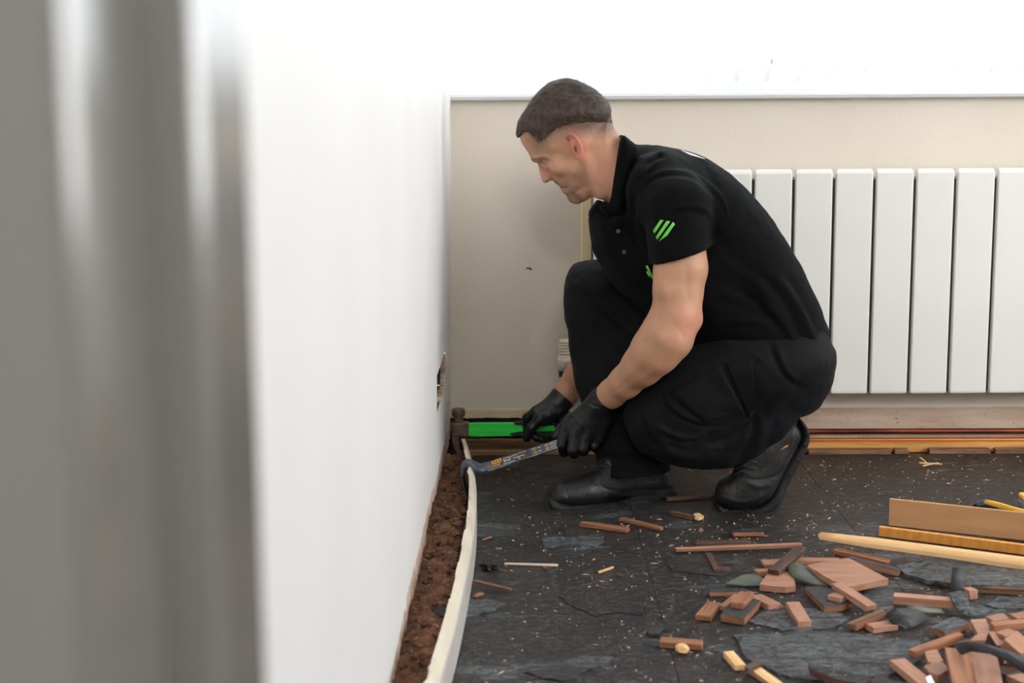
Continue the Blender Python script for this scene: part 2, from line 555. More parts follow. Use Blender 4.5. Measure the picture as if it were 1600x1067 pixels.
bm = bmesh.new()
box(bm, XL - 0.4, XR + 0.1, YR, YW + 0.3, ZC, ZC + 0.1)
structure(bm_obj('ceiling', bm, M_CEIL))
bm = bmesh.new()          # right wall around the opening added for the side fill light
box(bm, XR, XR + 0.1, 0.43, 0.8, -0.1, ZC)
box(bm, XR, XR + 0.1, 2.7, YW + 0.2, -0.1, ZC)
box(bm, XR, XR + 0.1, 0.8, 2.7, -0.1, 0.65)
box(bm, XR, XR + 0.1, 0.8, 2.7, 2.15, ZC)
structure(bm_obj('wall_right', bm, M_BACKWALL))
bm = bmesh.new()          # rear wall with the wide opening the photograph is taken through
box(bm, 1.95, XR + 0.1, 0.43, 0.57, -0.1, ZC)
box(bm, XL - 0.3, 1.95, 0.43, 0.57, 2.1, ZC)
structure(bm_obj('wall_rear', bm, M_PAINT))
bm = bmesh.new()          # hall behind
box(bm, XL - 0.5, 2.7, -1.5, -1.4, -0.1, ZC)
box(bm, 2.6, 2.7, -1.4, 0.43, -0.1, ZC)
box(bm, XL - 0.5, XL - 0.4, -1.4, 0.43, -0.1, ZC)
structure(bm_obj('wall_hall', bm, mat('hall_paint', srgb(172, 171, 168), 0.7)))
# window_1: reveal, frame, glass, sill
win = bpy.data.objects.new('window_1', None); COL.objects.link(win); structure(win)
FY = YW + 0.17
bm = bmesh.new()
box(bm, WX0 + 0.05, WX1, FY, FY + 0.06, WZ0, WZ0 + 0.06, 0.006)
box(bm, WX0 + 0.05, WX1, FY, FY + 0.06, WZ1 - 0.06, WZ1, 0.006)
for x in (XL - 0.02, 0.42, 1.45, WX1 - 0.06):
    box(bm, x, x + 0.055, FY + 0.001, FY + 0.061, WZ0 + 0.05, WZ1 - 0.05, 0.006)
bm_obj('window_frame', bm, M_PVC, win)
bm = bmesh.new()
box(bm, 0.50, 1.42, FY - 0.012, FY + 0.05, WZ0 + 0.062, WZ0 + 0.11, 0.006)
box(bm, 0.50, 1.42, FY - 0.012, FY + 0.05, WZ1 - 0.11, WZ1 - 0.062, 0.006)
for x in (0.50, 1.37):
    box(bm, x, x + 0.05, FY - 0.0115, FY + 0.05, WZ0 + 0.1, WZ1 - 0.1, 0.006)
bm_obj('opening_sash', bm, M_PVC, win)
bm = bmesh.new()
box(bm, 0.62, 0.70, FY - 0.034, FY - 0.012, WZ0 + 0.078, WZ0 + 0.092, 0.004)
bm_obj('window_handle', bm, mat('grey_handle', srgb(150, 156, 165), 0.35), win)
gl = bpy.data.materials.new('window_glass'); gl.use_nodes = True
nt = gl.node_tree
for nd in list(nt.nodes):
    if nd.type == 'BSDF_PRINCIPLED': nt.nodes.remove(nd)
g1 = nt.nodes.new('ShaderNodeBsdfTransparent'); g2 = nt.nodes.new('ShaderNodeBsdfGlossy'); g2.inputs['Roughness'].default_value = 0.02
gm = nt.nodes.new('ShaderNodeMixShader'); gm.inputs[0].default_value = 0.06
nt.links.new(g1.outputs[0], gm.inputs[1]); nt.links.new(g2.outputs[0], gm.inputs[2])
nt.links.new(gm.outputs[0], nt.nodes['Material Output'].inputs['Surface'])
for x0, x1 in ((XL, 0.42), (0.475, 1.45), (1.505, WX1)):
    bm = bmesh.new()
    box(bm, x0, x1, FY + 0.028, FY + 0.032, WZ0 + 0.05, WZ1 - 0.05)
    bm_obj('pane', bm, gl, win)
bm = bmesh.new()          # bullnosed sill board
prof = [(YW + 0.23, 0.951), (YW - 0.028, 0.951), (YW - 0.036, 0.954), (YW - 0.040, 0.961), (YW - 0.038, 0.968), (YW - 0.030, 0.973), (YW + 0.23, 0.973)]
a = [bm.verts.new((XL - 0.02, y, z)) for y, z in prof]; b = [bm.verts.new((XR, y, z)) for y, z in prof]
for i in range(len(prof)):
    j = (i + 1) % len(prof); bm.faces.new((a[i], a[j], b[j], b[i]))
bm.faces.new(a); bm.faces.new(b[::-1])
bm_obj('window_sill', bm, M_SILL, win)
bm = bmesh.new()          # plastered reveal on the left of the window
box(bm, WX0 - 0.2, XL - 0.012 + LEAN, YW + 0.001, YW + 0.24, 0.973, WZ1)
bm_obj('reveal', bm, M_PAINT, win)

# vertical blind
tl = bpy.data.materials.new('blind_fabric'); tl.use_nodes = True
nt = tl.node_tree; bs = nt.nodes['Principled BSDF']
bs.inputs['Base Color'].default_value = srgb(240, 240, 238); bs.inputs['Roughness'].default_value = 0.8
tr = nt.nodes.new('ShaderNodeBsdfTranslucent'); tr.inputs['Color'].default_value = srgb(250, 250, 250)
mx = nt.nodes.new('ShaderNodeMixShader'); mx.inputs[0].default_value = 0.6
nt.links.new(bs.outputs[0], mx.inputs[1]); nt.links.new(tr.outputs[0], mx.inputs[2])
nt.links.new(mx.outputs[0], nt.nodes['Material Output'].inputs['Surface'])
blind = empty('vertical_blind', (1.4, YW + 0.085, 2.15), 'white vertical slat blind drawn across the bright window', 'blind')
bm = bmesh.new(); box(bm, XL, 3.05, YW + 0.06, YW + 0.105, 2.13, 2.17, 0.004)
bm_obj('head_rail', bm, M_PVC, blind)
me0 = None
nsl = 0
xk = XL + 0.06
while xk < 3.02:
    if me0 is None:
        bm = bmesh.new(); r = []
        for k in range(7):
            u = k / 6 - 0.5
            r.append((bm.verts.new((u * 0.089, 0.004 * (1 - 4 * u * u), -1.13)), bm.verts.new((u * 0.089, 0.004 * (1 - 4 * u * u), 0.0))))
        for p, q in zip(r, r[1:]):
            f = bm.faces.new((p[0], q[0], q[1], p[1])); f.smooth = True
        s = bm_obj('slat', bm, tl, blind); me0 = s.data
        bm = bmesh.new(); box(bm, -0.043, 0.043, -0.0015, 0.003, -1.13, -1.085, 0.001)
        wt = bm_obj('bottom_weight', bm, tl, s); me1 = wt.data
    else:
        s = bpy.data.objects.new('slat', me0); COL.objects.link(s); s.parent = blind
        wt = bpy.data.objects.new('bottom_weight', me1); COL.objects.link(wt); wt.parent = s
    wt.matrix_local = Matrix.Identity(4)
    s.matrix_local = Matrix.Translation((xk - 1.4, 0, -0.022)) @ Matrix.Rotation(math.radians(16 + random.uniform(-4, 4)), 4, 'Z')
    xk += 0.0855
    nsl += 1

# trim_1: the glossy door lining close to the lens, out of focus
bm = bmesh.new()
pl = [(-0.1085, 0.588), (-0.1085, 0.508), (-0.112, 0.501), (-0.127, 0.500), (-0.127, 0.425), (-0.131, 0.418), (-0.30, 0.418), (-0.30, 0.588)]
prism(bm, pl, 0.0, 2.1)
bm.faces.ensure_lookup_table()
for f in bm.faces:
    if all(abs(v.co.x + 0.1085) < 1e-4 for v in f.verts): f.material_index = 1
tr1 = bm_obj('trim_1', bm, [M_GLOSS, mat('shaded_gloss_edge', srgb(108, 106, 102), 0.22, spec=0.9)]); structure(tr1)  # grey of the edge face stands for shade on it
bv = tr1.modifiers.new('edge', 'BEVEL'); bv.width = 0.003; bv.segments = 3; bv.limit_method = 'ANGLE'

# ------------------------------------------------------------------ radiator, valve, pipes, battens
rad = empty('radiator', (1.35, YW - 0.06, 0.15), 'long cream white column radiator with flat panels under the window', 'radiator')
RY = YW - 0.115
pt = U(1300, 265, Y=RY); pb = U(1298, 616, Y=RY)
pitch = (U(1553, 300, Y=RY)[0] - U(1300, 300, Y=RY)[0]) / 4
xg = U(1300, 440, Y=RY)[0]
bm = bmesh.new()
z0, z1 = float(pb[2]), float(pt[2])
hw = pitch / 2 - 0.0043
prof = []
for (cx, cy, a0, rr) in ((hw - 0.004, 0.004, -90, .004), (hw - 0.002, 0.016, 0, .002), (-hw + 0.002, 0.016, 90, .002), (-hw + 0.004, 0.004, 180, .004)):
    for t in (0, 30, 60, 90):
        prof.append((cx + rr * math.cos(math.radians(a0 + t)), cy + rr * math.sin(math.radians(a0 + t))))
lay = [(z0, 0.90, 0.004), (z0 + 0.003, 0.985, 0.001), (z0 + 0.008, 1, 0), (z1 - 0.010, 1, 0), (z1 - 0.004, 0.985, 0.003), (z1 + 0.001, 0.93, 0.009)]
rings = [[bm.verts.new((x * sx, y + dy, z)) for x, y in prof] for z, sx, dy in lay]
for r0, r1 in zip(rings, rings[1:]):
    for k in range(len(prof)):
        bm.faces.new((r0[k], r0[(k + 1) % len(prof)], r1[(k + 1) % len(prof)], r1[k]))
bm.faces.new(rings[0][::-1]); bm.faces.new(rings[-1])
k0 = -6
first = None
for k in range(k0, 12):
    xc = xg + (k + 0.5) * pitch
    if first is None:
        first = bm_obj('radiator_section', bm, M_RAD, rad); s = first
    else:
        s = bpy.data.objects.new('radiator_section', first.data); COL.objects.link(s); s.parent = rad
    s.matrix_local = Matrix.Translation((xc - 1.35, RY - (YW - 0.06), -0.15))
xa, xb = xg + k0 * pitch, xg + 12 * pitch
bm = bmesh.new()
box(bm, xa + 0.01, xb - 0.01, RY + 0.030, RY + 0.07, z0 + 0.02, z0 + 0.06)
box(bm, xa + 0.01, xb - 0.01, RY + 0.030, RY + 0.07, z1 - 0.06, z1 - 0.02)
bm_obj('header_tubes', bm, M_RAD, rad)
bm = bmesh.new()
box(bm, xa + 0.012, xb - 0.012, RY + 0.0185, RY + 0.028, z0 + 0.004, z1 - 0.026)  # added dark sheet, stands for the deep shade between the panels
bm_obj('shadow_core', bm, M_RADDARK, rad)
xe = U(908, 400, Y=YW - 0.03)[0]
bm = bmesh.new()
box(bm, xe, xa + 0.004, YW - 0.032, YW - 0.004, z0 + 0.05, z1 - 0.004, 0.003)
bm_obj('end_bracket', bm, mat('cream_bracket', srgb(232, 216, 168), 0.5), rad)
for xw in (xg + 0.5 * pitch, xg + 8.5 * pitch):
    bm = bmesh.new()
    box(bm, xw - 0.015, xw + 0.015, RY + 0.06, YW - 0.0005, z1 - 0.12, z1 - 0.07)
    bm_obj('wall_bracket', bm, M_RAD, rad)

pv = U(884, 600, Y=YW - 0.075)
val = empty('thermostatic_valve', (pv[0], pv[1], 0.0), 'white thermostatic radiator valve behind the far wrist', 'valve')
zt = U(884, 530, Y=YW - 0.075)[2]; zb = U(884, 562, Y=YW - 0.075)[2]
M_VALVE = mat('valve_plastic', srgb(226, 216, 196), 0.4)
c = (pv[0], pv[1], 0)
bm = bmesh.new()
H = zt - zb
lathe(bm, [(0.0, zb - 0.028), (0.0215, zb - 0.028), (0.0235, zb - 0.002), (0.0235, zb + 0.003), (0.0205, zb + 0.006)] +
      [p for k in range(5) for p in ((0.0205, zb + 0.009 + k * 0.0078), (0.0205, zb + 0.0135 + k * 0.0078), (0.0185, zb + 0.0137 + k * 0.0078), (0.0185, zb + 0.0164 + k * 0.0078))] +
      [(0.0200, zb + 0.049), (0.0185, zt - 0.002), (0.015, zt), (0, zt)], c, seg=28)
bm_obj('thermostat_head', bm, M_VALVE, val)
bm = bmesh.new()
lathe(bm, [(0, zb - 0.046), (0.019, zb - 0.046), (0.020, zb - 0.029), (0, zb - 0.029)], c, seg=20)
bm_obj('collar', bm, mat('dark_green_plastic', srgb(30, 38, 32), 0.4), val)
bm = bmesh.new()
lathe(bm, [(0, zb - 0.11), (0.012, zb - 0.11), (0.014, zb - 0.075), (0.017, zb - 0.07), (0.017, zb - 0.047), (0, zb - 0.047)], c, seg=6)
tube(bm, [(c[0], c[1], zb - 0.085), (c[0] + 0.05, c[1], zb - 0.085)], 0.011, 12)
M_CHROME = mat('dull_chrome', srgb(170, 166, 160), 0.35, metal=0.9)
bm_obj('valve_body', bm, M_CHROME, val)
bm = bmesh.new()
tube(bm, [(c[0], c[1], zb - 0.10), (c[0], c[1], 0.07), (c[0], c[1] + 0.02, 0.045)], 0.0075, 12)
bm_obj('pipe_tail', bm, M_COPPER, val)


def pipe(name, pts, r, m, label):
    bm = bmesh.new(); tube(bm, pts, r, 14)
    return setp(bm_obj(name, bm, m, smooth=False), label, 'pipe')


pz = U(1400, 674, Y=YW - 0.014)[2]
pipe('copper_pipe', [(x, YW - 0.014 + 0.001 * math.sin(x * 3), pz + 0.0012 * math.sin(x * 2.1)) for x in np.linspace(-0.1, XR, 40)], 0.0075, M_COPPER,
     'dull reddish brown copper pipe along the foot of the wall, upper of two')
pz2 = U(1400, 687.5, Y=YW - 0.034)[2]
pipe('copper_pipe', [(x, YW - 0.034, pz2 + 0.0008 * math.sin(x * 2.6)) for x in np.linspace(0.55, XR, 40)], 0.0065, M_COPPERB,
     'bright orange copper pipe lying just behind the yellow pine batten')


def batten(x0, x1, y0, y1, z0, z1, m, label, seed=1, cat='batten', bow=0.001):
    r = random.Random(seed)
    bm = bmesh.new()
    n = 24
    cs = [((x0 + (x1 - x0) * k / n), (y0 + y1) / 2 + r.uniform(-bow, bow), (z0 + z1) / 2 + r.uniform(-bow, bow) * 0.5) for k in range(n + 1)]
    sweep_rect(bm, cs, [(0, 1, 0)] * (n + 1), [(0, 0, 1)] * (n + 1), y1 - y0, z1 - z0)
    bmesh.ops.bevel(bm, geom=[e for e in bm.edges if abs(e.verts[0].co.x - e.verts[1].co.x) > 1e-4], offset=0.002, segments=1, affect='EDGES')
    return setp(bm_obj('timber_batten', bm, m), label, cat)


zb1 = U(1400, 706, Y=YW - 0.062)[2]; zb2 = U(1400, 691, Y=YW - 0.062)[2]
bt = batten(0.42, XR - 0.01, YW - 0.062, YW - 0.044, zb1, zb2, M_PINE, 'yellow pine batten along the wall foot under the radiator', 5)
bm = bmesh.new()
p = U(1358, 692, Y=YW - 0.063)
prism(bm, [(p[0] - 0.03, p[1]), (p[0] + 0.035, p[1]), (p[0] + 0.03, p[1] + 0.006), (p[0] - 0.03, p[1] + 0.006)], [p[2] - 0.003, p[2] - 0.006, p[2] - 0.006, p[2] - 0.003], [p[2] + 0.001, p[2] - 0.003, p[2] - 0.003, p[2] + 0.001])
bm_obj('raised_splinter', bm, M_PINE, bt)
batten(XL + 0.03, 0.40, YW - 0.066, YW - 0.046, 0.004, 0.036, M_OLDWOOD, 'old brown timber batten at the wall foot behind the hammer', 6)
batten(XL + 0.035, 0.36, YW - 0.092, YW - 0.078, -0.001, 0.012, mat('pale_lath', srgb(168, 132, 92), 0.7, col2=srgb(130, 98, 66), nscale=9, stretch=(0.5, 8, 8)),
       'thin pale lath on the floor in front of the old brown batten', 7)
xx = 0.60
M_RAWEDGE = mat('raw_plank_end', srgb(146, 108, 76), 0.8, col2=srgb(98, 68, 48), nscale=12, stretch=(1, 6, 6), bump=0.002, bscale=50)
for k, (a, b) in enumerate(((1262, 1390), (1396, 1418), (1450, 1545), (1553, 1640))):
    X0, X1 = U(a, 708, Y=YW - 0.085)[0], U(b, 708, Y=YW - 0.085)[0]
    lab = ['rough plank offcut nearest the raised boot heel, along the wall batten', 'shortest rough plank offcut between the gaps along the wall batten',
           'rough plank offcut behind the pale splinters, along the wall batten', 'rough plank offcut at the far right end along the wall batten'][k]
    bm = bmesh.new()
    prism(bm, [(X0, YW - 0.098), (X1, YW - 0.100), (X1 + 0.004, YW - 0.066), (X0 + 0.003, YW - 0.066)], -0.002, 0.010, 0.0015)
    setp(bm_obj('plank_offcut', bm, M_RAWEDGE), lab, 'offcut', 'plank offcuts along the wall foot')

# rubble strip between wall and floor panels
bm = bmesh.new()
nx, ny = 16, 260
vn = [[None] * (ny + 1) for _ in range(nx + 1)]
for a in range(nx + 1):
    for b in range(ny + 1):
        x = XL - 0.03 + 0.098 * a / nx; y = 0.8 + 3.12 * b / ny
        h = -0.004 + 0.006 * random.random() + (0.010 * (1 - a / 4) if a < 4 else 0)
        if a > nx - 5: h -= 0.0022 * (a - nx + 5)
        vn[a][b] = bm.verts.new((x + random.uniform(-0.003, 0.003), y + random.uniform(-0.004, 0.004), h))
for a in range(nx):
    for b in range(ny):
        bm.faces.new((vn[a][b], vn[a + 1][b], vn[a + 1][b + 1], vn[a][b + 1]))
for k in range(150):
    y = 1.9 + 1.98 * random.random(); x = XL - .02 + .075 * random.random() ** 1.3
    q = bmesh.ops.create_icosphere(bm, subdivisions=1, radius=random.uniform(.003, .010))
    for v in q['verts']: v.co = v.co * random.uniform(.6, 1.2); v.co.z *= .7; v.co += Vector((x, y, .004))
rub = bm_obj('mortar_rubble', bm, M_BRICK); setp(rub, 'brown crumbled mortar in the gap along the left wall', 'rubble', kind='stuff')
# ------------------------------------------------------------------ solid modelling: signed distance fields turned into meshes
def ax(*spans):
    """Grid axis from (start, stop, step) spans."""
    out = []
    for a, b, h in spans:
        n = max(1, int(round((b - a) / h)))
        out.append(np.linspace(a, b, n, endpoint=False))
    out.append([spans[-1][1]])
    return np.concatenate(out).astype(np.float32)


class Field:
    def __init__(s, xs, ys, zs):
        s.a = (xs, ys, zs)
        s.F = np.full((len(xs), len(ys), len(zs)), 0.5, np.float32)

    def sub(s, lo, hi):
        sl = []
        for a, l, h in zip(s.a, lo, hi):
            i, j = np.searchsorted(a, l), np.searchsorted(a, h)
            sl.append(slice(max(i - 1, 0), min(j + 1, len(a))))
        sl = tuple(sl)
        return sl, s.a[0][sl[0]][:, None, None], s.a[1][sl[1]][None, :, None], s.a[2][sl[2]][None, None, :]

    def add(s, prim, k=0.0, cut=False):
        fn, lo, hi = prim
        m = 0.012 + 1.5 * k
        sl, X, Y, Z = s.sub(np.asarray(lo) - m, np.asarray(hi) + m)
        a = s.F[sl]
        if a.size == 0: return
        d = fn(X, Y, Z).astype(np.float32)
        d = np.broadcast_to(d, a.shape)
        if cut:
            d = -d
            if k:
                h = np.clip(0.5 - 0.5 * (a - d) / k, 0, 1)
                s.F[sl] = a + (d - a) * h + k * h * (1 - h)
            else:
                s.F[sl] = np.maximum(a, d)
        elif k:
            h = np.clip(0.5 + 0.5 * (a - d) / k, 0, 1)
            s.F[sl] = a + (d - a) * h - k * h * (1 - h)
        else:
            s.F[sl] = np.minimum(a, d)

    def mesh(s, smooth=2):
        F = s.F
        S = (F < 0)
        n = np.zeros(tuple(d - 1 for d in F.shape), np.uint8)
        for i in (0, 1):
            for j in (0, 1):
                for k in (0, 1):
                    n += S[i:F.shape[0] - 1 + i, j:F.shape[1] - 1 + j, k:F.shape[2] - 1 + k]
        act = (n > 0) & (n < 8)
        ii = np.argwhere(act)
        vid = np.full(act.shape, -1, np.int32)
        vid[ii[:, 0], ii[:, 1], ii[:, 2]] = np.arange(len(ii))
        cs = [(i, j, k) for i in (0, 1) for j in (0, 1) for k in (0, 1)]
        vals = np.stack([F[ii[:, 0] + c[0], ii[:, 1] + c[1], ii[:, 2] + c[2]] for c in cs], 1)
        acc = np.zeros((len(ii), 3)); cnt = np.zeros(len(ii))
        ci = {c: q for q, c in enumerate(cs)}
        for c in cs:
            for axn in range(3):
                if c[axn] == 0:
                    e = list(c); e[axn] = 1
                    va, vb = vals[:, ci[c]], vals[:, ci[tuple(e)]]
                    x = (va < 0) != (vb < 0)
                    t = np.where(x, va / np.where(x, va - vb, 1), 0)
                    p = np.tile(np.array(c, float), (len(ii), 1)); p[:, axn] = t
                    acc[x] += p[x]; cnt[x] += 1
        loc = acc / cnt[:, None]
        V = np.empty((len(ii), 3))
        for d in range(3):
            a = s.a[d]
            V[:, d] = a[ii[:, d]] + (a[ii[:, d] + 1] - a[ii[:, d]]) * loc[:, d]
        quads = []
        for d in range(3):
            u, w = (d + 1) % 3, (d + 2) % 3
            A = np.take(S, range(F.shape[d] - 1), d); B = np.take(S, range(1, F.shape[d]), d)
            e = np.argwhere(A != B)
            e = e[(e[:, u] > 0) & (e[:, w] > 0) & (e[:, u] < F.shape[u] - 1) & (e[:, w] < F.shape[w] - 1)]
            ins = A[e[:, 0], e[:, 1], e[:, 2]]
            q = []
            for du, dw in ((-1, -1), (0, -1), (0, 0), (-1, 0)):
                c = e.copy(); c[:, u] += du; c[:, w] += dw
                q.append(vid[c[:, 0], c[:, 1], c[:, 2]])
            q = np.stack(q, 1)
            q[~ins] = q[~ins][:, ::-1]
            quads.append(q)
        Q = np.concatenate(quads)
        for _ in range(smooth):
            V = laplace(V, Q, 0.5)
        return V, Q


def laplace(V, Q, lam):
    acc = np.zeros_like(V); cnt = np.zeros(len(V))
    for k in range(4):
        a, b = Q[:, k], Q[:, (k + 1) % 4]
        for d in range(3):
            acc[:, d] += np.bincount(a, V[b, d], len(V)) + np.bincount(b, V[a, d], len(V))
        cnt += np.bincount(a, minlength=len(V)) + np.bincount(b, minlength=len(V))
    return V + (acc / np.maximum(cnt, 1)[:, None] - V) * lam


def vnormals(V, Q):
    n = np.cross(V[Q[:, 2]] - V[Q[:, 0]], V[Q[:, 3]] - V[Q[:, 1]])
    N = np.zeros_like(V)
    for k in range(4):
        for d in range(3):
            N[:, d] += np.bincount(Q[:, k], n[:, d], len(V))
    return N / np.maximum(np.linalg.norm(N, axis=1), 1e-12)[:, None]


def np_mesh(name, V, Q, colors=None):
    me = bpy.data.meshes.new(name)
    w = Q.shape[1]
    me.vertices.add(len(V)); me.vertices.foreach_set('co', np.ascontiguousarray(V, np.float32).ravel())
    me.loops.add(Q.size); me.loops.foreach_set('vertex_index', np.ascontiguousarray(Q, np.int32).ravel())
    me.polygons.add(len(Q)); me.polygons.foreach_set('loop_start', np.arange(len(Q), dtype=np.int32) * w)
    me.polygons.foreach_set('use_smooth', np.ones(len(Q), bool))
    me.update(calc_edges=True)
    if colors is not None:
        at = me.color_attributes.new('tint', 'FLOAT_COLOR', 'POINT')
        c = np.ones((len(V), 4), np.float32); c[:, :3] = colors
        at.data.foreach_set('color', c.ravel())
    me.validate()
    return me


def capsule(a, b, ra, rb=None, side=None, ratio=1.0):
    """Round cone a-b. With side (unit vector) the cross-section is ratio times as thick along side."""
    a, b = np.asarray(a, float), np.asarray(b, float)
    rb = ra if rb is None else rb
    R = max(ra, rb) * max(1, ratio)
    ba = b - a
    if side is not None:
        sd = np.asarray(side, float); sd = sd / np.linalg.norm(sd)
        ba2 = ba + sd * ba.dot(sd) * (1 / ratio - 1)
    else:
        ba2 = ba
    bb = max(ba2.dot(ba2), 1e-12)

    def fn(X, Y, Z):
        px, py, pz = X - a[0], Y - a[1], Z - a[2]
        if side is not None:
            c = (px * sd[0] + py * sd[1] + pz * sd[2]) * (1 / ratio - 1)
            px, py, pz = px + c * sd[0], py + c * sd[1], pz + c * sd[2]
        t = np.clip((px * ba2[0] + py * ba2[1] + pz * ba2[2]) / bb, 0, 1)
        d = np.sqrt((px - t * ba2[0]) ** 2 + (py - t * ba2[1]) ** 2 + (pz - t * ba2[2]) ** 2) - (ra + (rb - ra) * t)
        return d * min(1.0, ratio)
    return fn, np.minimum(a, b) - R, np.maximum(a, b) + R


def chain(F, nodes, k=0.0, side=None, ratio=1.0, cut=False, grow=0.0):
    """nodes: list of (point, radius)."""
    for (a, ra), (b, rb) in zip(nodes, nodes[1:]):
        F.add(capsule(a, b, ra + grow, rb + grow, side, ratio), k, cut)


def ball(c, r, sc=(1, 1, 1)):
    c = np.asarray(c, float); sc = np.asarray(sc, float)
    R = r * sc.max()

    def fn(X, Y, Z):
        return (np.sqrt(((X - c[0]) / sc[0]) ** 2 + ((Y - c[1]) / sc[1]) ** 2 + ((Z - c[2]) / sc[2]) ** 2) - r) * sc.min()
    return fn, c - R, c + R


def polydist(px, pz, P):
    """Signed distance of points (px, pz) to polygon P, negative inside."""
    d2 = np.full(px.shape, 1e9); ins = np.zeros(px.shape, bool)
    n = len(P)
    for i in range(n):
        a, b = P[i], P[(i + 1) % n]
        ex, ez = b[0] - a[0], b[1] - a[1]
        wx, wz = px - a[0], pz - a[1]
        t = np.clip((wx * ex + wz * ez) / max(ex * ex + ez * ez, 1e-12), 0, 1)
        d2 = np.minimum(d2, (wx - ex * t) ** 2 + (wz - ez * t) ** 2)
        c = ((a[1] > pz) != (b[1] > pz))
        if ez != 0:
            ins ^= c & (px < ex * (pz - a[1]) / ez + a[0])
    d = np.sqrt(d2)
    return np.where(ins, -d, d)


def idw(px, pz, ctrl, p=3.0):
    num = 0; den = 0
    for x, z, w in ctrl:
        q = 1.0 / ((px - x) ** 2 + (pz - z) ** 2 + 1e-6) ** (p / 2)
        num = num + q * w; den = den + q
    return num / den


def slab(poly_px, y, W, R, sm=4, grow=0.0, ycv=None, Wc=None, Rfrac=None):
    """A rounded solid whose side outline is a pixel polygon lying at depth y (number, or function of px, py).
    W half thickness (or Wc: control points (px, py, W)), R edge rounding, ycv: centre depth as function (x, z)."""
    pp = spline(poly_px, sm, closed=True) if sm > 1 else np.asarray(poly_px, float)
    yf = y if callable(y) else (lambda a, b: y)
    P3 = np.array([U(a, b, Y=yf(a, b)) for a, b in pp])
    P = P3[:, [0, 2]]
    if callable(y):
        A = np.c_[P, np.ones(len(P))]
        co = np.linalg.lstsq(A, P3[:, 1], rcond=None)[0]
        yc = lambda x, z: co[0] * x + co[1] * z + co[2]
    else:
        yc = lambda x, z: y + 0 * x
    ctrl = None
    if Wc is not None:
        ctrl = [(*U(a, b, Y=yf(a, b))[[0, 2]], w) for a, b, w in Wc]
        Wmax = max(w for *_, w in ctrl)
    else:
        Wmax = W
    lo = np.array([P[:, 0].min(), P3[:, 1].min() - Wmax, P[:, 1].min()]) - grow
    hi = np.array([P[:, 0].max(), P3[:, 1].max() + Wmax, P[:, 1].max()]) + grow

    def fn(X, Y, Z):
        x2, z2 = np.broadcast_arrays(X[:, 0, :], Z[0])
        d2 = polydist(x2, z2, P)
        w = idw(x2, z2, ctrl) if ctrl is not None else W + 0 * x2
        r = np.minimum(R, w * 0.98) if Rfrac is None else np.minimum(R, w * Rfrac)
        d2, w, r, c = (q[:, None, :] for q in (d2, w, r, yc(x2, z2)))
        qx = d2 + r; qy = np.abs(Y - c) - (w - r)
        return np.sqrt(np.maximum(qx, 0) ** 2 + np.maximum(qy, 0) ** 2) + np.minimum(np.maximum(qx, qy), 0) - r - grow
    return fn, lo, hi


def cut_below(F, p1, p2, y, region_lo, region_hi, keep='above'):
    """Remove what lies on one side of the pixel line p1-p2 (a plane through it along the depth axis)."""
    a, b = U(*p1, Y=y), U(*p2, Y=y)
    n = np.array([-(b[2] - a[2]), b[0] - a[0]]); n /= np.linalg.norm(n)
    if n[1] < 0: n = -n
    if keep == 'below': n = -n

    def fn(X, Y, Z):
        return ((X - a[0]) * n[0] + (Z - a[2]) * n[1]) + 0 * Y
    F.add((fn, region_lo, region_hi), 0.0, cut=True)


def segdist(P, poly):
    """Distance in pixels to a polyline and position 0..1 along it."""
    d = np.full(len(P), 1e9); tt = np.zeros(len(P))
    poly = np.asarray(poly, float)
    L = np.r_[0, np.cumsum(np.linalg.norm(np.diff(poly, axis=0), axis=1))]
    for i in range(len(poly) - 1):
        a, b = poly[i], poly[i + 1]; e = b - a
        t = np.clip(((P - a) @ e) / max(e @ e, 1e-9), 0, 1)
        q = np.linalg.norm(P - a - t[:, None] * e, axis=1)
        m = q < d
        d[m] = q[m]; tt[m] = (L[i] + t[m] * (L[i + 1] - L[i])) / L[-1]
    return d, tt


def sculpt(V, Q, strokes, front=True):
    """Raise (+) or crease (-) the surface along strokes: (polyline px, half width px, height m)."""
    N = vnormals(V, Q); P = PX(V)
    facing = np.einsum('ij,ij->i', N, V - np.array([0, 0, CAM_H])) < 0
    H = np.zeros(len(V))
    for poly, w, h in strokes:
        pl = spline(poly, 5) if len(poly) > 2 else np.asarray(poly, float)
        lo, hi = pl.min(0) - 3 * w, pl.max(0) + 3 * w
        idx = np.where(((P >= lo) & (P <= hi)).all(1) & (facing if front else True))[0]
        if len(idx) == 0: continue
        d, t = segdist(P[idx], pl)
        H[idx] += h * np.exp(-(d / w) ** 2) * np.clip(np.minimum(t, 1 - t) * 5 + 0.25, 0, 1)
    return V + N * H[:, None]


def lattice_noise(P, scale, seed):
    r = np.random.default_rng(seed).random((32, 32, 32)).astype(np.float32)
    q = P * scale; i = np.floor(q).astype(int); f = q - i; f = f * f * (3 - 2 * f)
    out = 0
    for dx in (0, 1):
        for dy in (0, 1):
            for dz in (0, 1):
                w = (f[:, 0] if dx else 1 - f[:, 0]) * (f[:, 1] if dy else 1 - f[:, 1]) * (f[:, 2] if dz else 1 - f[:, 2])
                out = out + w * r[(i[:, 0] + dx) % 32, (i[:, 1] + dy) % 32, (i[:, 2] + dz) % 32]
    return out * 2 - 1


def J(px, py, y): return U(px, py, Y=y)


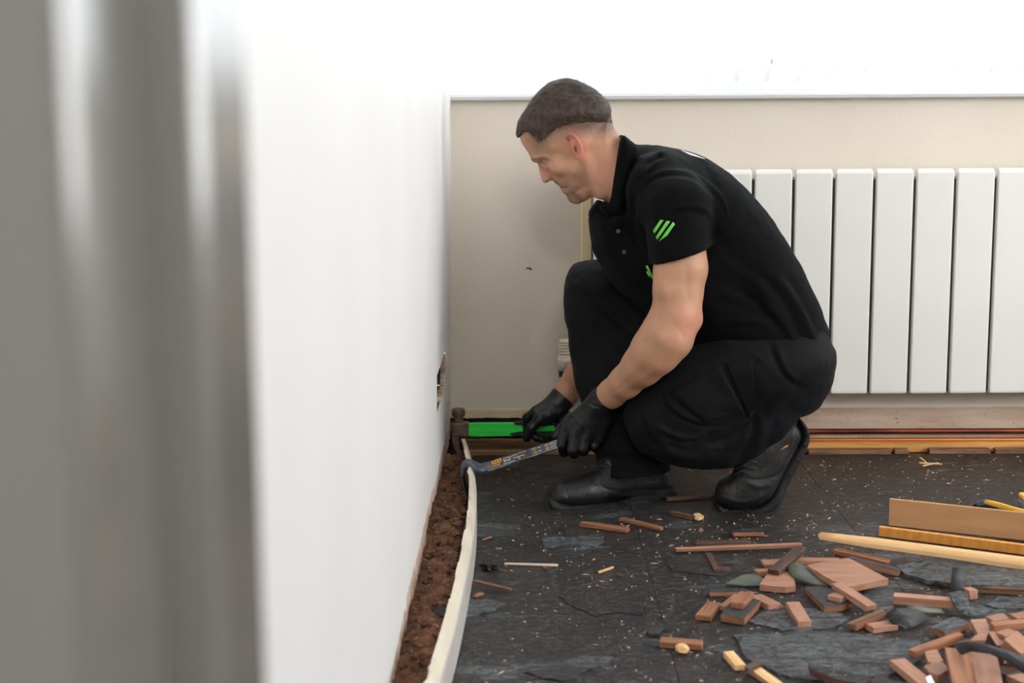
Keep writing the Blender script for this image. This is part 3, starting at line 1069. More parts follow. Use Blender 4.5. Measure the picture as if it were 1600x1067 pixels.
# ------------------------------------------------------------------ the kneeling worker
YC = 3.50
SKULL = [(815, 221), (814.5, 208), (824, 186), (849, 157), (871, 139), (893, 131), (914, 135), (931, 147), (944, 163), (949, 181), (952.5, 196), (957, 212),
         (955, 236), (942, 262), (925, 288), (913, 306), (904, 314.5), (896, 315.5), (888, 308), (880, 296), (869, 284), (858, 270), (848, 258), (837, 251), (826, 237)]
SKW = [(895, 170, .078), (925, 175, .074), (860, 170, .074), (830, 212, .058), (860, 222, .069), (900, 225, .074), (866, 254, .064), (845, 255, .046), (900, 265, .064),
       (917, 285, .058), (890, 285, .051), (897, 308, .026), (880, 292, .040), (895, 133, .05), (945, 200, .06), (930, 240, .060), (862, 270, .050)]
PROFILE = [(818, 204), (814.3, 212), (815, 220.5), (822.8, 233.5), (831.5, 247), (834, 250.5), (838, 252.6), (840.3, 256), (842, 264), (845.4, 278), (848.3, 284.6), (852, 286), (856.5, 283.8), (861, 280.3), (863.5, 281.5), (867, 285.6),
           (872.5, 288.6), (876.3, 290.8), (875.6, 293.4), (877.2, 297), (880, 301.3), (885.6, 304), (886.4, 309), (890, 314.6), (898, 318), (907, 316.5), (918, 305), (905, 270), (880, 245), (850, 210)]
PRW = [(820, 225, .030), (832, 247, .026), (840, 254, .0105), (843, 266, .0085), (848, 281, .0125), (856, 281, .0135), (866, 284, .017), (875, 290, .021), (878, 298, .021), (884, 304, .020), (890, 314, .021),
       (898, 317, .024), (880, 260, .03), (910, 300, .04), (866, 262, .022)]
NECK = [(945, 188), (956, 203), (968, 215), (985, 240), (1000, 300), (985, 330), (956, 322), (941, 312), (929, 307), (915, 292), (915, 235)]
SHIRT = [(972, 226), (1000, 226), (1030, 228), (1070, 234.5), (1100, 246), (1130, 266), (1160, 293), (1190, 328), (1220, 372), (1245, 415), (1265, 455), (1281, 495), (1290, 530), (1293, 560), (1288, 585),
         (1270, 600), (1200, 596), (1120, 560), (1060, 530), (1000, 480), (955, 440), (936, 409), (924, 380), (920, 346), (928, 324), (950, 322), (966, 312), (974, 268)]
TORSOW = [(975, 240, .070), (972, 300, .072), (960, 330, .09), (998, 245, .095), (1040, 240, .16), (1050, 320, .20), (960, 340, .14), (930, 370, .13), (1120, 300, .205), (1180, 380, .20), (1100, 430, .20), (1250, 480, .185), (1150, 500, .19), (1270, 570, .175), (1000, 450, .15)]
ARM = [(J(1056, 316, 3.335), .060), (J(1062, 372, 3.302), .0570), (J(1064, 420, 3.287), .0575), (J(1061, 458, 3.28), .0515), (J(1056, 492, 3.275), .0545), (J(1042, 525, 3.275), .0585),
       (J(1024, 548, 3.285), .0545), (J(1004, 571, 3.31), .0455), (J(977, 597, 3.35), .0365), (J(957, 614, 3.385), .0325), (J(943, 626, 3.41), .0320)]
FARARM = [(J(1040, 330, 3.66), .058), (J(1005, 420, 3.74), .055), (J(968, 495, 3.77), .050), (J(930, 550, 3.765), .050), (J(903, 590, 3.755), .0365), (J(884, 616, 3.745), .0310), (J(874, 628, 3.74), .030)]
LEGFAR = [(886, 428), (897, 414), (917, 408.5), (950, 409), (1000, 420), (1060, 460), (1150, 520), (1160, 600), (1080, 640), (1052, 660), (1048, 735), (1050, 790), (940, 790), (936, 738), (926, 690), (912, 640),
          (899, 600), (893.5, 570), (888, 530), (883, 495), (881, 462)]
LEGNEAR = [(974, 655), (982, 632), (1000, 610), (1040, 572), (1080, 545), (1130, 525), (1230, 520), (1288, 548), (1284, 600), (1246, 640), (1240, 662), (1222, 690), (1190, 712), (1152, 728), (1110, 731), (1070, 730), (1035, 722), (1005, 704), (985, 684)]
HIPS = [(1120, 500), (1250, 480), (1289, 530), (1294, 563), (1284, 602), (1244, 640), (1180, 630), (1110, 600)]
yfar = lambda a, b: 3.615 - max(0, (b - 450)) / 290.0 * 0.165
FEETY = lambda a, b: 3.40 + (a - 870) / 175.0 * 0.09


def hand_near(F, g):
    """Left hand closed over the pry bar; g widens it into the glove."""
    mcp = [J(884, 667, 3.435), J(899, 677, 3.420), J(916, 683, 3.415), J(934, 684, 3.420)]
    pip = [J(878, 694, 3.430), J(894, 702, 3.415), J(911, 700, 3.412), J(929, 696, 3.418)]
    dip = [J(881, 707, 3.452), J(897, 709, 3.440), J(912, 705, 3.438), J(929, 700, 3.442)]
    tip = [J(890, 703, 3.478), J(905, 703, 3.468), J(918, 699, 3.464), J(934, 694, 3.462)]
    wr = J(943, 626, 3.41)
    for m, p, d, t, r in zip(mcp, pip, dip, tip, (.0118, .0122, .0115, .0102)):
        F.add(capsule(wr + (m - wr) * 0.35, m, .0215 + g, .0150 + g), .010)
        chain(F, [(m, r + .0022), (p, r), (d, r - .0012), (t, r - .002)], .003, grow=g)
    F.add(capsule(J(938, 634, 3.412), J(905, 662, 3.432), .031 + g, .026 + g, (0, 1, 0), .8), .012)
    F.add(capsule(J(945, 650, 3.42), J(938, 674, 3.428), .028 + g, .018 + g, (0, 1, 0), .8), .012)
    th = [(J(915, 645, 3.445), .020), (J(893, 657, 3.470), .0155), (J(877, 672, 3.480), .0125), (J(869, 681, 3.476), .0105)]
    chain(F, th, .006, grow=g)


def hand_far(F, g):
    """Right hand closed over the hammer handle, back of the hand up."""
    wr = J(874, 628, 3.74)
    mcp = [J(838, 643, 3.712), J(843, 646, 3.738), J(849, 650, 3.760), J(856, 654, 3.778)]
    pip = [J(823, 653, 3.722), J(829, 657, 3.752), J(837, 662, 3.776), J(846, 666, 3.792)]
    dip = [J(824, 674, 3.732), J(831, 677, 3.756), J(839, 680, 3.774), J(848, 682, 3.788)]
    tip = [J(838, 684, 3.722), J(845, 686, 3.744), J(852, 687, 3.760), J(860, 687, 3.772)]
    for m, p, d, t, r in zip(mcp, pip, dip, tip, (.0112, .0118, .0112, .010)):
        F.add(capsule(wr + (m - wr) * 0.3, m, .0215 + g, .0150 + g), .010)
        chain(F, [(m, r + .002), (p, r), (d, r - .001), (t, r - .0018)], .003, grow=g)
    F.add(capsule(J(868, 634, 3.735), J(848, 650, 3.735), .028 + g, .026 + g), .012)
    F.add(capsule(J(880, 655, 3.75), J(858, 672, 3.765), .026 + g, .018 + g), .012)
    chain(F, [(J(864, 645, 3.705), .019), (J(843, 655, 3.688), .0145), (J(830, 668, 3.683), .0118), (J(823, 685, 3.690), .0098)], .006, grow=g)


worker = empty('person', (float(U(1110, 790, Z=0)[0]), 3.45, 0.0),
               'man crouching in a black polo shirt, black work trousers, boots and gloves, prising off skirting', 'person')

# ---- body
xs = ax((-0.045, 0.245, .0019), (0.245, 0.775, .0042))
ys = ax((3.20, 3.40, .0042), (3.40, 3.60, .0022), (3.60, 3.86, .0042))
zs = ax((-0.01, 0.69, .0042), (0.69, 1.005, .0019))
B = Field(xs, ys, zs)
B.add(slab(SKULL, YC, None, .064, Wc=SKW))
B.add(slab(PROFILE, YC, None, .0075, Wc=PRW, sm=3), .007)
for s in (-1, 1):
    B.add(capsule(J(835, 248.5, YC + s * .010), J(853, 246, YC + s * .043), .0065, .006), .010)
    B.add(ball(J(848.5, 258.5, YC + s * .035), .0125), .010, cut=True)
    B.add(ball(J(853.5, 256.3, YC + s * .0320), .0112), .004)
    B.add(ball(J(872, 262, YC + s * .047), .016), .020)
    B.add(ball(J(857.3, 278.6, YC + s * .0125), .0078, (1.1, .8, .9)), .005)
    B.add(ball(J(855.5, 282.6, YC + s * .0085), .0030), .002, cut=True)
    # ear: plate, rolled rim, hollow
    ye = lambda a, b, s=s: YC + s * (.0735 + (a - 884) * .00052)
    B.add(slab([(887, 213), (893, 210), (899, 214), (905, 222), (909, 233), (909, 243), (905, 247.5), (900, 246), (896, 240), (891, 228)], ye, .0050, .004), .003)
    rim = [(887.5, 217), (887, 212.5), (891, 209.8), (896.5, 211.5), (902, 217.5), (906.5, 225), (909, 233), (909.3, 240), (906.5, 245.5), (902.5, 246.5)]
    chain(B, [(J(a, b, YC + s * (.0785 + (a - 884) * .00062)), .0030) for a, b in spline(rim, 3)], .0015)
    B.add(ball(J(899, 234, YC + s * .089), .0085, (.62, .75, 1.25)), .003, cut=True)
    B.add(ball(J(893, 219, YC + s * .085), .0055, (.8, .7, 1.2)), .003, cut=True)
B.add(slab(NECK, YC, .060, .052), .030)
chain(B, [(J(912, 250, 3.452), .016), (J(940, 300, 3.462), .016)], .016)
B.add(slab(SHIRT, YC, None, .12, Wc=[(a, b, w - .026) for a, b, w in TORSOW], grow=-.020), .02)
chain(B, ARM, .014)
B.add(ball(J(1079, 500, 3.275), .0225), .018)
B.add(capsule(J(1044, 428, 3.264), J(1040, 452, 3.256), .024, .024), .03)
chain(B, FARARM, .014)
chain(B, [(J(1200, 560, 3.42), .085), (J(1035, 648, 3.375), .055), (J(1180, 695, 3.372), .040), (J(1205, 700, 3.372), .028)], .02)
chain(B, [(J(1180, 540, 3.58), .085), (J(945, 465, 3.61), .056), (J(990, 640, 3.53), .045), (J(1005, 740, 3.465), .028)], .02)
chain(B, [(J(1205, 705, 3.372), .026), (J(1160, 770, 3.372), .024)], .01)
chain(B, [(J(1008, 755, 3.468), .022), (J(905, 774, 3.417), .020)], .01)
hand_near(B, -.0022)
hand_far(B, -.0022)
V, Q = B.mesh(1)
del B
P = PX(V)
V = sculpt(V, Q, [
    ([(847.5, 253.5), (850, 256), (853, 256.5)], 1.4, -.0008),         # lash line
    ([(846, 250), (853, 250.3), (860, 252.5)], 2.2, -.0016),         # lid fold
    ([(875.5, 292.8), (880, 293.2), (886, 291.8)], 1.5, -.0022),     # mouth
    ([(860.5, 274), (863.5, 277), (863, 281)], 1.6, -.0016),         # nostril wing
    ([(863, 274), (870, 279)], 4, -.0007),               # cheek fold
    ([(925, 296), (912, 300), (900, 303)], 5, .0012),                # jaw
    ([(1040, 402), (1034, 440), (1037, 470)], 9, .0020), ([(1072, 410), (1074, 450), (1080, 480)], 7, -.0018),
    ([(1015, 505), (1030, 530), (1012, 560)], 8, .0016), ([(1066, 520), (1045, 560), (1000, 596)], 6, .0015), ([(1075, 517), (1083, 508), (1088, 497)], 4, -.0012),
    ([(1052, 507), (1062, 517), (1070, 530)], 4, -.0010), ([(962, 602), (980, 590), (1010, 555)], 3, .0008), ([(955, 620), (985, 602), (1020, 580)], 3, .0008)])
skin = np.array([0.475, 0.25, 0.150])
C = np.tile(skin, (len(V), 1))
nz = lattice_noise(V, 160.0, 1) * .5 + lattice_noise(V, 60.0, 2) * .5
C *= (1 + 0.06 * nz)[:, None]


def tint(mask, col, amt):
    global C
    m = np.clip(mask, 0, 1)[:, None] * amt
    C = C * (1 - m) + np.array(col) * m


def blob(cx, cy, rx, ry=None, rot=0.0):
    ry = ry or rx
    x, y = P[:, 0] - cx, P[:, 1] - cy
    c, s = math.cos(rot), math.sin(rot)
    return np.exp(-(((x * c + y * s) / rx) ** 2 + ((-x * s + y * c) / ry) ** 2))


head = (P[:, 1] < 330) & (P[:, 0] < 1000) & (V[:, 2] > 0.68)
red = np.array([0.56, 0.22, 0.16])
tint(blob(903, 228, 12, 22, -.4) * head, [0.60, 0.17, 0.12], .75)                  # ear
tint(blob(940, 262, 22, 30) * head, red, .55)                                      # neck
tint(blob(858, 270, 10) * head + blob(849, 281, 7) * head, red, .35)
tint(blob(1078, 503, 22) * (V[:, 0] > .3), [0.60, 0.25, 0.18], .6)                 # elbow
tint(blob(890, 605, 25, 30) * (V[:, 1] > 3.66), [0.46, 0.23, 0.15], .5)
stub = np.clip(1 - polydist(P[:, 0], P[:, 1], np.array([(868, 288), (878, 284), (893, 276), (905, 252), (915, 250), (918, 275), (926, 296), (925, 305), (908, 318), (890, 318), (884, 304), (876, 299), (872, 291)])) / 6 - .5, 0, 1)
tint(stub * head * (0.75 + .35 * lattice_noise(V, 900.0, 5)), [0.20, 0.115, 0.085], .55)
chin = np.clip(1 - polydist(P[:, 0], P[:, 1], np.array([(886, 304), (893, 300), (905, 304), (912, 314), (900, 321), (888, 315)])) / 5 - .3, 0, 1)
tint(chin * head * (0.8 + .3 * lattice_noise(V, 800.0, 6)), [0.15, 0.065, 0.03], .85)
tint(blob(868, 285, 8, 3.5, .6) * head, [0.16, 0.085, 0.06], .8)                   # moustache
tint(blob(879, 297, 3.6, 2.6, .9) * head, [0.42, 0.17, 0.14], .7)                  # lip
d, t = segdist(P, [(875.5, 292.8), (880, 293.2), (886, 291.8)]); tint(np.exp(-(d / 1.4) ** 2) * head, [0.10, .04, .03], .8)
d, t = segdist(P, [(833, 249), (838, 248.5), (847, 246.5), (853, 247)]); tint(np.exp(-(d / 1.8) ** 2) * head, [0.10, 0.06, 0.042], .7)     # brow
d, t = segdist(P, [(847.5, 253.8), (849.5, 255.6), (853, 256)]); tint(np.exp(-(d / 1.3) ** 2) * head, [0.05, .03, .024], .8)                  # lashes
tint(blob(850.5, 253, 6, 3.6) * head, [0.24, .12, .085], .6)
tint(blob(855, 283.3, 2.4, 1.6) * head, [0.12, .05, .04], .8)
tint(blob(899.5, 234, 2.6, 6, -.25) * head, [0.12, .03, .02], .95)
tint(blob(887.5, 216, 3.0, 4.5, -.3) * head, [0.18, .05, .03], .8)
fade = polydist(P[:, 0], P[:, 1], np.array([(815, 203), (826, 205), (834, 215), (842, 224), (856, 216), (872, 206), (890, 202), (915, 203), (935, 205), (960, 204), (960, 120), (800, 120)]))
tint(np.clip(0.80 - fade / 20, 0, 1) * head * (0.9 + .3 * lattice_noise(V, 900.0, 8)), [0.085, 0.053, 0.042], .88)
M_SKIN = mat('skin', (0.5, 0.3, 0.2, 1), 0.5, attr='tint', bump=0.0006, bscale=420, sss=0.25, spec=0.4)
body = link('body', np_mesh('body', V, Q, C), M_SKIN, worker)
BODY_BVH = BVHTree.FromPolygons([tuple(v) for v in V], [tuple(q) for q in Q])

# ---- hair: a cap cut along the hairline, with short strands
HAIR = [(806.5, 217), (804.5, 208), (809, 190), (820.5, 172), (836, 149.5), (858.7, 129.5), (883, 122.3), (906, 127), (926, 138), (942, 151.5), (952.5, 165), (956.5, 183), (959, 200), (950, 230), (915, 262), (905, 290), (880, 284), (852, 262), (834, 246), (818, 227)]
REGION = [(800, 214), (808, 219.5), (813, 213), (816.5, 203.5), (826, 205.5), (834, 215), (840.5, 222.5), (848, 219), (855, 211), (870, 200), (888, 194.5), (915, 190.5), (935, 191), (960, 191), (975, 150), (930, 100), (850, 100), (790, 170)]
Hh = Field(ax((-0.045, 0.235, .0022)), ax((3.40, 3.60, .0022)), ax((0.80, 1.005, .0022)))
Hh.add(slab(HAIR, YC, None, .066, Wc=[(a, b, w + .0060) for a, b, w in SKW]))
RP = np.array([U(a, b, Y=YC)[[0, 2]] for a, b in REGION])
x2, z2 = np.meshgrid(Hh.a[0], Hh.a[2], indexing='ij')
rd = polydist(x2, z2, RP)
Hh.F += np.clip(0.0060 + rd * 0.30, 0, .0060)[:, None, :].astype(np.float32)
Hh.F = np.maximum(Hh.F, (rd + .0005)[:, None, :].astype(np.float32))
HV, HQ = Hh.mesh(1)
HN = vnormals(HV, HQ)
HV = HV + HN * (0.0012 * lattice_noise(HV * np.array([1, 1, 1]), 190.0, 21) + 0.0011 * lattice_noise(HV, 75.0, 22))[:, None]
M_HAIR = mat('brown_hair', (0.070, 0.042, 0.029, 1), 0.55, col2=(0.028, 0.017, 0.012, 1), nscale=140, stretch=(0.5, 1, 0.5), bump=0.0012, bscale=330, spec=0.4)
hair = link('hair', np_mesh('hair', HV, HQ), M_HAIR, worker)
out = np.where(polydist(HV[:, 0], HV[:, 2], RP) < -0.001)[0]
out = out[np.einsum('ij,ij->i', HN[out], HV[out] - J(893, 200, YC)) > 0]
pick = RNG.choice(out, 9000)
b0 = HV[pick] + RNG.normal(0, .0008, (9000, 3)); nn = HN[pick]
flow = np.tile(np.array([-1.0, 0, -0.25]), (9000, 1)); pp = PX(b0)
back = np.clip((pp[:, 0] - 900) / 50, 0, 1)[:, None]
flow = flow * (1 - back) + np.array([0.25, 0, -1.0]) * back + RNG.normal(0, .25, (9000, 3))
flow -= nn * np.einsum('ij,ij->i', flow, nn)[:, None]
flow /= np.maximum(np.linalg.norm(flow, axis=1), 1e-6)[:, None]
up = np.clip((190 - pp[:, 1]) / 50, 0.15, 1)[:, None]
tipv = b0 + flow * (.008 * up + .0035) + nn * (.0030 * up + .0006) * RNG.uniform(.5, 1.3, (9000, 1))
sd = np.cross(flow, nn) * .00042
bv_ = np.where(head & (polydist(V[:, 0], V[:, 2], RP) < .0035) & (polydist(V[:, 0], V[:, 2], RP) > -.009))[0]
pb_ = RNG.choice(bv_, 5000); b1 = V[pb_]; n1 = vnormals(V, Q)[pb_]
f1 = np.tile(np.array([0.1, 0, -1.0]), (5000, 1)) + RNG.normal(0, .35, (5000, 3)); f1[b1[:, 0] < J(838, 215, YC)[0]] += [-.8, 0, .4]
f1 -= n1 * np.einsum('ij,ij->i', f1, n1)[:, None]; f1 /= np.linalg.norm(f1, axis=1)[:, None]
fal = np.clip(-polydist(b1[:, 0], b1[:, 2], RP) / .010 + .55, .25, 1)[:, None]
tipv = np.concatenate([tipv, b1 + f1 * .0050 * fal + n1 * .0022 * fal]); sd = np.concatenate([sd, np.cross(f1, n1) * .0003]); b0 = np.concatenate([b0, b1])
keepm = polydist(tipv[:, 0], tipv[:, 2], RP) < .0025
b0, sd, tipv = b0[keepm], sd[keepm], tipv[keepm]
ns_ = len(b0)
SV = np.concatenate([b0 - sd, b0 + sd, tipv]); k = np.arange(ns_)
ST = np.stack([k, k + ns_, k + 2 * ns_], 1)
stn = link('short_strands', np_mesh('short_strands', SV, ST), M_HAIR, hair)
stn['kind'] = 'stuff'

# ---- polo shirt
M_POLO = mat('black_pique_cotton', srgb(7, 8, 10), 0.85, col2=srgb(5, 6, 7), nscale=6, bump=0.0007, bscale=900, sheen=0.02, spec=0.10)
S = Field(ax((0.14, 0.76, .0034)), ax((3.19, 3.80, .0034)), ax((0.24, 0.90, .0034)))
S.add(capsule(J(1060, 325, 3.332), J(1066, 432, 3.284), .0740, .0722, (0, 1, 0), 1.12))
S.add(capsule(J(1030, 330, 3.66), J(1003, 430, 3.74), .072, .067))
cut_below(S, (1018, 412), (1108, 386), 3.29, (0.14, 3.18, 0.3), (float(J(1180, 400, 3.29)[0]), 3.45, 0.66))
S.add(slab(SHIRT, YC, None, .125, Wc=TORSOW), .012)
S.add(capsule(J(1035, 300, 3.40), J(1060, 325, 3.335), .085, .0735), .03)
S.add(capsule(J(1035, 305, 3.60), J(1030, 335, 3.66), .085, .078), .03)
hem = [(1080, 534), (1110, 533), (1150, 527), (1197, 522), (1212, 548), (1240, 572), (1292, 590)]
HP = np.array([U(a, b, Y=3.4)[[0, 2]] for a, b in hem + [(1330, 590), (1330, 700), (900, 700), (900, 534)]])
x2, z2 = np.meshgrid(S.a[0], S.a[2], indexing='ij')
S.F = np.maximum(S.F, -polydist(x2, z2, HP)[:, None, :].astype(np.float32))
SVt, SQ = S.mesh(2)
del S
n_ = vnormals(SVt, SQ)
SVt = SVt + n_ * (0.0022 * lattice_noise(SVt * np.array([1, .6, 1]), 22.0, 31) + .0012 * lattice_noise(SVt, 48.0, 32))[:, None]
SVt = sculpt(SVt, SQ, [
    ([(1006, 290), (1015, 277), (1040, 268), (1075, 270), (1105, 285), (1128, 310), (1140, 345)], 3.0, .0028),    # armhole seam ridge
    ([(1010, 296), (1018, 283), (1042, 274), (1075, 276), (1102, 291), (1122, 315)], 3.0, -.0030),
    ([(996, 300), (990, 330), (992, 370), (1005, 400)], 6, -.006), ([(1005, 290), (999, 325), (1003, 370)], 6, .004),
    ([(996, 252), (1010, 246), (1040, 237)], 4, .004), ([(996, 258), (1012, 252), (1045, 243)], 4, -.003), ([(1010, 270), (1030, 250), (1045, 241)], 4, .0035), ([(1000, 266), (1022, 250), (1040, 244)], 4, -.003),
    ([(1052, 328), (1075, 322), (1100, 326), (1116, 345)], 5, .0040), ([(1050, 334), (1075, 330), (1100, 336)], 5, -.0035),
    ([(1108, 392), (1112, 360), (1106, 330)], 6, -.0045),
    ([(1018, 403), (1060, 388), (1106, 378)], 1.6, -.0012),
    ([(1200, 425), (1235, 460), (1262, 505), (1275, 550)], 8, .0055), ([(1188, 432), (1225, 470), (1250, 520), (1262, 560)], 7, -.005), ([(1230, 430), (1258, 480), (1276, 520)], 6, -.004),
    ([(1190, 470), (1220, 500), (1245, 540), (1255, 570)], 7, .004), ([(1130, 440), (1190, 480), (1230, 530)], 8, -.004), ([(1120, 400), (1180, 440), (1210, 470)], 9, .004),
    ([(1110, 505), (1150, 500), (1200, 505)], 6, .004), ([(1112, 470), (1160, 480), (1205, 500)], 8, -.0035),
    ([(1095, 250), (1110, 275), (1125, 300)], 7, -.003), ([(960, 345), (975, 380), (1000, 410)], 7, -.004), ([(940, 350), (948, 385), (965, 415)], 6, .0035),
    ([(965, 338), (972, 370), (986, 410)], 2, .0016)])
shirt = link('polo_shirt', np_mesh('polo_shirt', SVt, SQ), M_POLO, worker)
SHIRT_BVH = BVHTree.FromPolygons([tuple(v) for v in SVt], [tuple(q) for q in SQ])


def hit(bvh, px, py, near=3.0):
    """First point of a mesh met along the sight line through a pixel."""
    o = Vector((0, 0, CAM_H)); d = Vector(U(px, py, Y=1.0)) - o; d.normalize()
    h = bvh.ray_cast(o, d)
    return (None, None) if h[0] is None else (np.array(h[0]), np.array(h[1]))


def patch(bm, bvh, quad, nu, nv, off, thick, mi=0):
    """A thin cloth patch lying on a surface: quad of pixel corners."""
    q = np.asarray(quad, float)
    top, bot = [], []
    for i in range(nu + 1):
        rt, rb = [], []
        for j in range(nv + 1):
            u, v = i / nu, j / nv
            p = q[0] * (1 - u) * (1 - v) + q[1] * u * (1 - v) + q[2] * u * v + q[3] * (1 - u) * v
            h, n = hit(bvh, *p)
            if h is None: return False
            if n @ (h - np.array([0, 0, CAM_H])) > 0: n = -n
            rt.append(bm.verts.new(h + n * (off + thick))); rb.append(bm.verts.new(h + n * (off - .0015)))
        top.append(rt); bot.append(rb)
    for i in range(nu):
        for j in range(nv):
            f = bm.faces.new((top[i][j], top[i + 1][j], top[i + 1][j + 1], top[i][j + 1])); f.material_index = mi; f.smooth = True
            f = bm.faces.new((bot[i][j], bot[i][j + 1], bot[i + 1][j + 1], bot[i + 1][j])); f.material_index = mi
    for i in range(nu):
        for j, sgn in ((0, 1), (nv, -1)):
            bm.faces.new((top[i][j], bot[i][j], bot[i + 1][j], top[i + 1][j])).material_index = mi
    for j in range(nv):
        for i in (0, nu):
            bm.faces.new((top[i][j], bot[i][j], bot[i][j + 1], top[i][j + 1])).material_index = mi
    return True


M_GREENPRINT = mat('green_print', srgb(104, 200, 74), 0.7)
M_WHITEPRINT = mat('white_print', srgb(235, 238, 238), 0.7)
sx = lambda u, v: (940 + u / 4.445, 200 + v / 4.445)
for qd in ([sx(410, 638), sx(432, 640), sx(369, 733), sx(358, 714)], [sx(452, 645), sx(477, 648), sx(388, 775), sx(378, 757)], [sx(497, 652), sx(510, 668), sx(455, 748), sx(400, 786)]):
    bm = bmesh.new(); patch(bm, SHIRT_BVH, qd, 6, 3, .0004, .0006)
    o = bm_obj('sleeve_stripe', bm, M_GREENPRINT, shirt); o['label'] = 'bright green slanted printed stripe on the sleeve'
for qd in ([(1009, 416), (1012, 414), (1017, 424), (1015, 427)], [(1013, 424), (1015, 421), (1021, 433), (1019, 436)], [(1010, 424.5), (1012, 423), (1016, 431), (1014, 433)]):
    bm = bmesh.new()
    if patch(bm, SHIRT_BVH, qd, 3, 2, .0006, .0006):
        o = bm_obj('chest_stripe', bm, M_GREENPRINT, shirt); o['label'] = 'green printed stripe on the chest'
    else: bm.free()
bm = bmesh.new()
if patch(bm, SHIRT_BVH, [(1064, 235.4), (1084, 242), (1101, 248.6), (1078, 242.2)], 6, 2, .0008, .0008):
    o = bm_obj('back_print', bm, M_WHITEPRINT, shirt); o['label'] = 'white print across the shoulders'
else: bm.free()
for a, b in ((966, 361.5), (975.5, 393.5)):
    h, n = hit(SHIRT_BVH, a, b)
    if h is not None:
        bm = bmesh.new(); lathe(bm, [(0, -.001), (.0048, -.001), (.0052, .0012), (.0044, .0020), (.0030, .0013), (0, .0013)], h, -n if n @ (h - np.array([0, 0, CAM_H])) > 0 else n, 14)
        bm_obj('button', bm, mat('dark_button', srgb(46, 46, 48), 0.3), shirt)
# collar
Cf = Field(ax((0.13, 0.36, .0026)), ax((3.36, 3.64, .0026)), ax((0.66, 0.90, .0026)))
Cf.add(slab([(969, 212.5), (976, 213), (983, 219), (994, 228), (995, 236), (990, 258), (985, 278), (981, 300), (976, 331), (970, 336), (958, 337), (946, 337), (938, 330), (936, 318), (950, 315.5), (955.5, 279), (962, 241)], YC, .0860, .034, sm=2))
Cf.add(slab([(936, 312), (930, 318), (921, 330), (921, 343), (930, 348), (950, 350), (970, 340), (955, 320)], YC, .045, .02, sm=2), .008)
Cf.add(slab([(955, 205), (968, 217), (975, 235), (975, 265), (968, 300), (962, 320), (930, 312), (920, 260)], YC, .0615, .05, sm=2), .002, cut=True)
CV, CQ = Cf.mesh(2)
CV = sculpt(CV, CQ, [([(990, 236), (982, 275), (978, 300), (972, 331)], 1.6, -.0012), ([(972, 232), (968, 262), (964, 300)], 5, .001), ([(950, 334), (960, 333), (970, 331)], 1.5, -.001)])
collar = link('collar', np_mesh('collar', CV, CQ), M_POLO, shirt)

# ---- trousers
M_TROUSER = mat('black_work_twill', srgb(7, 9, 12), 0.75, col2=srgb(13, 15, 19), nscale=9, contrast=(.45, .8), bump=0.0006, bscale=1100, spec=0.15, sheen=0.025, speck=srgb(120, 116, 108), speck_scale=210, speck_t=0.775)
T = Field(ax((0.08, 0.77, .0036)), ax((3.24, 3.76, .0036)), ax((0.02, 0.60, .0036)))
T.add(slab(LEGFAR, yfar, None, .075, Wc=[(920, 460, .085), (1050, 500, .095), (940, 600, .078), (990, 735, .066), (1100, 580, .095)]))
T.add(slab(LEGNEAR, 3.375, None, .078, Wc=[(1010, 655, .080), (1080, 620, .092), (1200, 570, .105), (1150, 700, .066), (1230, 660, .062)]), .01)
T.add(slab(HIPS, YC, .185, .11), .03)
cut_below(T, (925, 738), (1060, 733), 3.46, (0.08, 3.40, -0.1), (float(J(1062, 700, 3.45)[0]), 3.7, 0.15))
TV, TQ = T.mesh(2)
del T
n_ = vnormals(TV, TQ)
TV = TV + n_ * (0.0026 * lattice_noise(TV * np.array([1, .7, 1]), 26.0, 41) + .0013 * lattice_noise(TV, 55.0, 42))[:, None]
zp = lambda u, v: (840 + u / 3.478, 580 + v / 3.478)
TV = sculpt(TV, TQ, [
    ([zp(680, 100), zp(695, 170), zp(770, 250), zp(900, 300), zp(1010, 295)], 3.0, -.0045), ([zp(690, 90), zp(710, 170), zp(790, 240), zp(900, 285)], 4.0, .003),
    ([zp(660, 300), zp(720, 345), zp(800, 370), zp(880, 355), zp(930, 310)], 5, .006), ([zp(680, 330), zp(760, 375), zp(870, 375), zp(950, 330)], 4, -.006),
    ([zp(640, 370), zp(740, 440), zp(860, 470), zp(1000, 450)], 6, .005), ([zp(900, 400), zp(1000, 380), zp(1100, 330), zp(1160, 270)], 5, -.006), ([zp(960, 420), zp(1060, 400), zp(1150, 340)], 6, .005),
    ([zp(1010, 150), zp(1060, 180), zp(1110, 130)], 4, .004), ([zp(960, 200), zp(1050, 215), zp(1130, 190)], 4, -.003), ([zp(950, 190), zp(1000, 180), zp(1040, 190)], 4, .003),
    ([zp(1180, 240), zp(1170, 340), zp(1130, 430), zp(1080, 500)], 6, -.006), ([zp(1230, 250), zp(1220, 340), zp(1180, 430)], 6, .004), ([zp(1290, 240), zp(1280, 330), zp(1230, 420)], 6, -.004),
    ([(985, 660), (1005, 690), (1040, 708), (1090, 712)], 6, .004), ([(1000, 650), (1020, 690), (1060, 700)], 6, -.003),
    ([(900, 440), (940, 470), (985, 500)], 6, .004), ([(905, 455), (945, 485), (990, 520)], 6, -.004), ([(900, 500), (940, 520), (975, 560)], 6, .0035), ([(905, 540), (940, 560), (960, 590)], 6, -.0035),
    ([(890, 428), (905, 440), (920, 470)], 6, -.003), ([(930, 700), (970, 705), (1030, 700)], 6, .004), ([(935, 712), (980, 718), (1040, 712)], 5, -.004), ([(1200, 530), (1212, 560), (1230, 590), (1260, 610)], 6, -.006),
    ([(1120, 535), (1165, 545), (1200, 570)], 6, .004), ([(1215, 545), (1228, 580), (1250, 600)], 6, .005)])
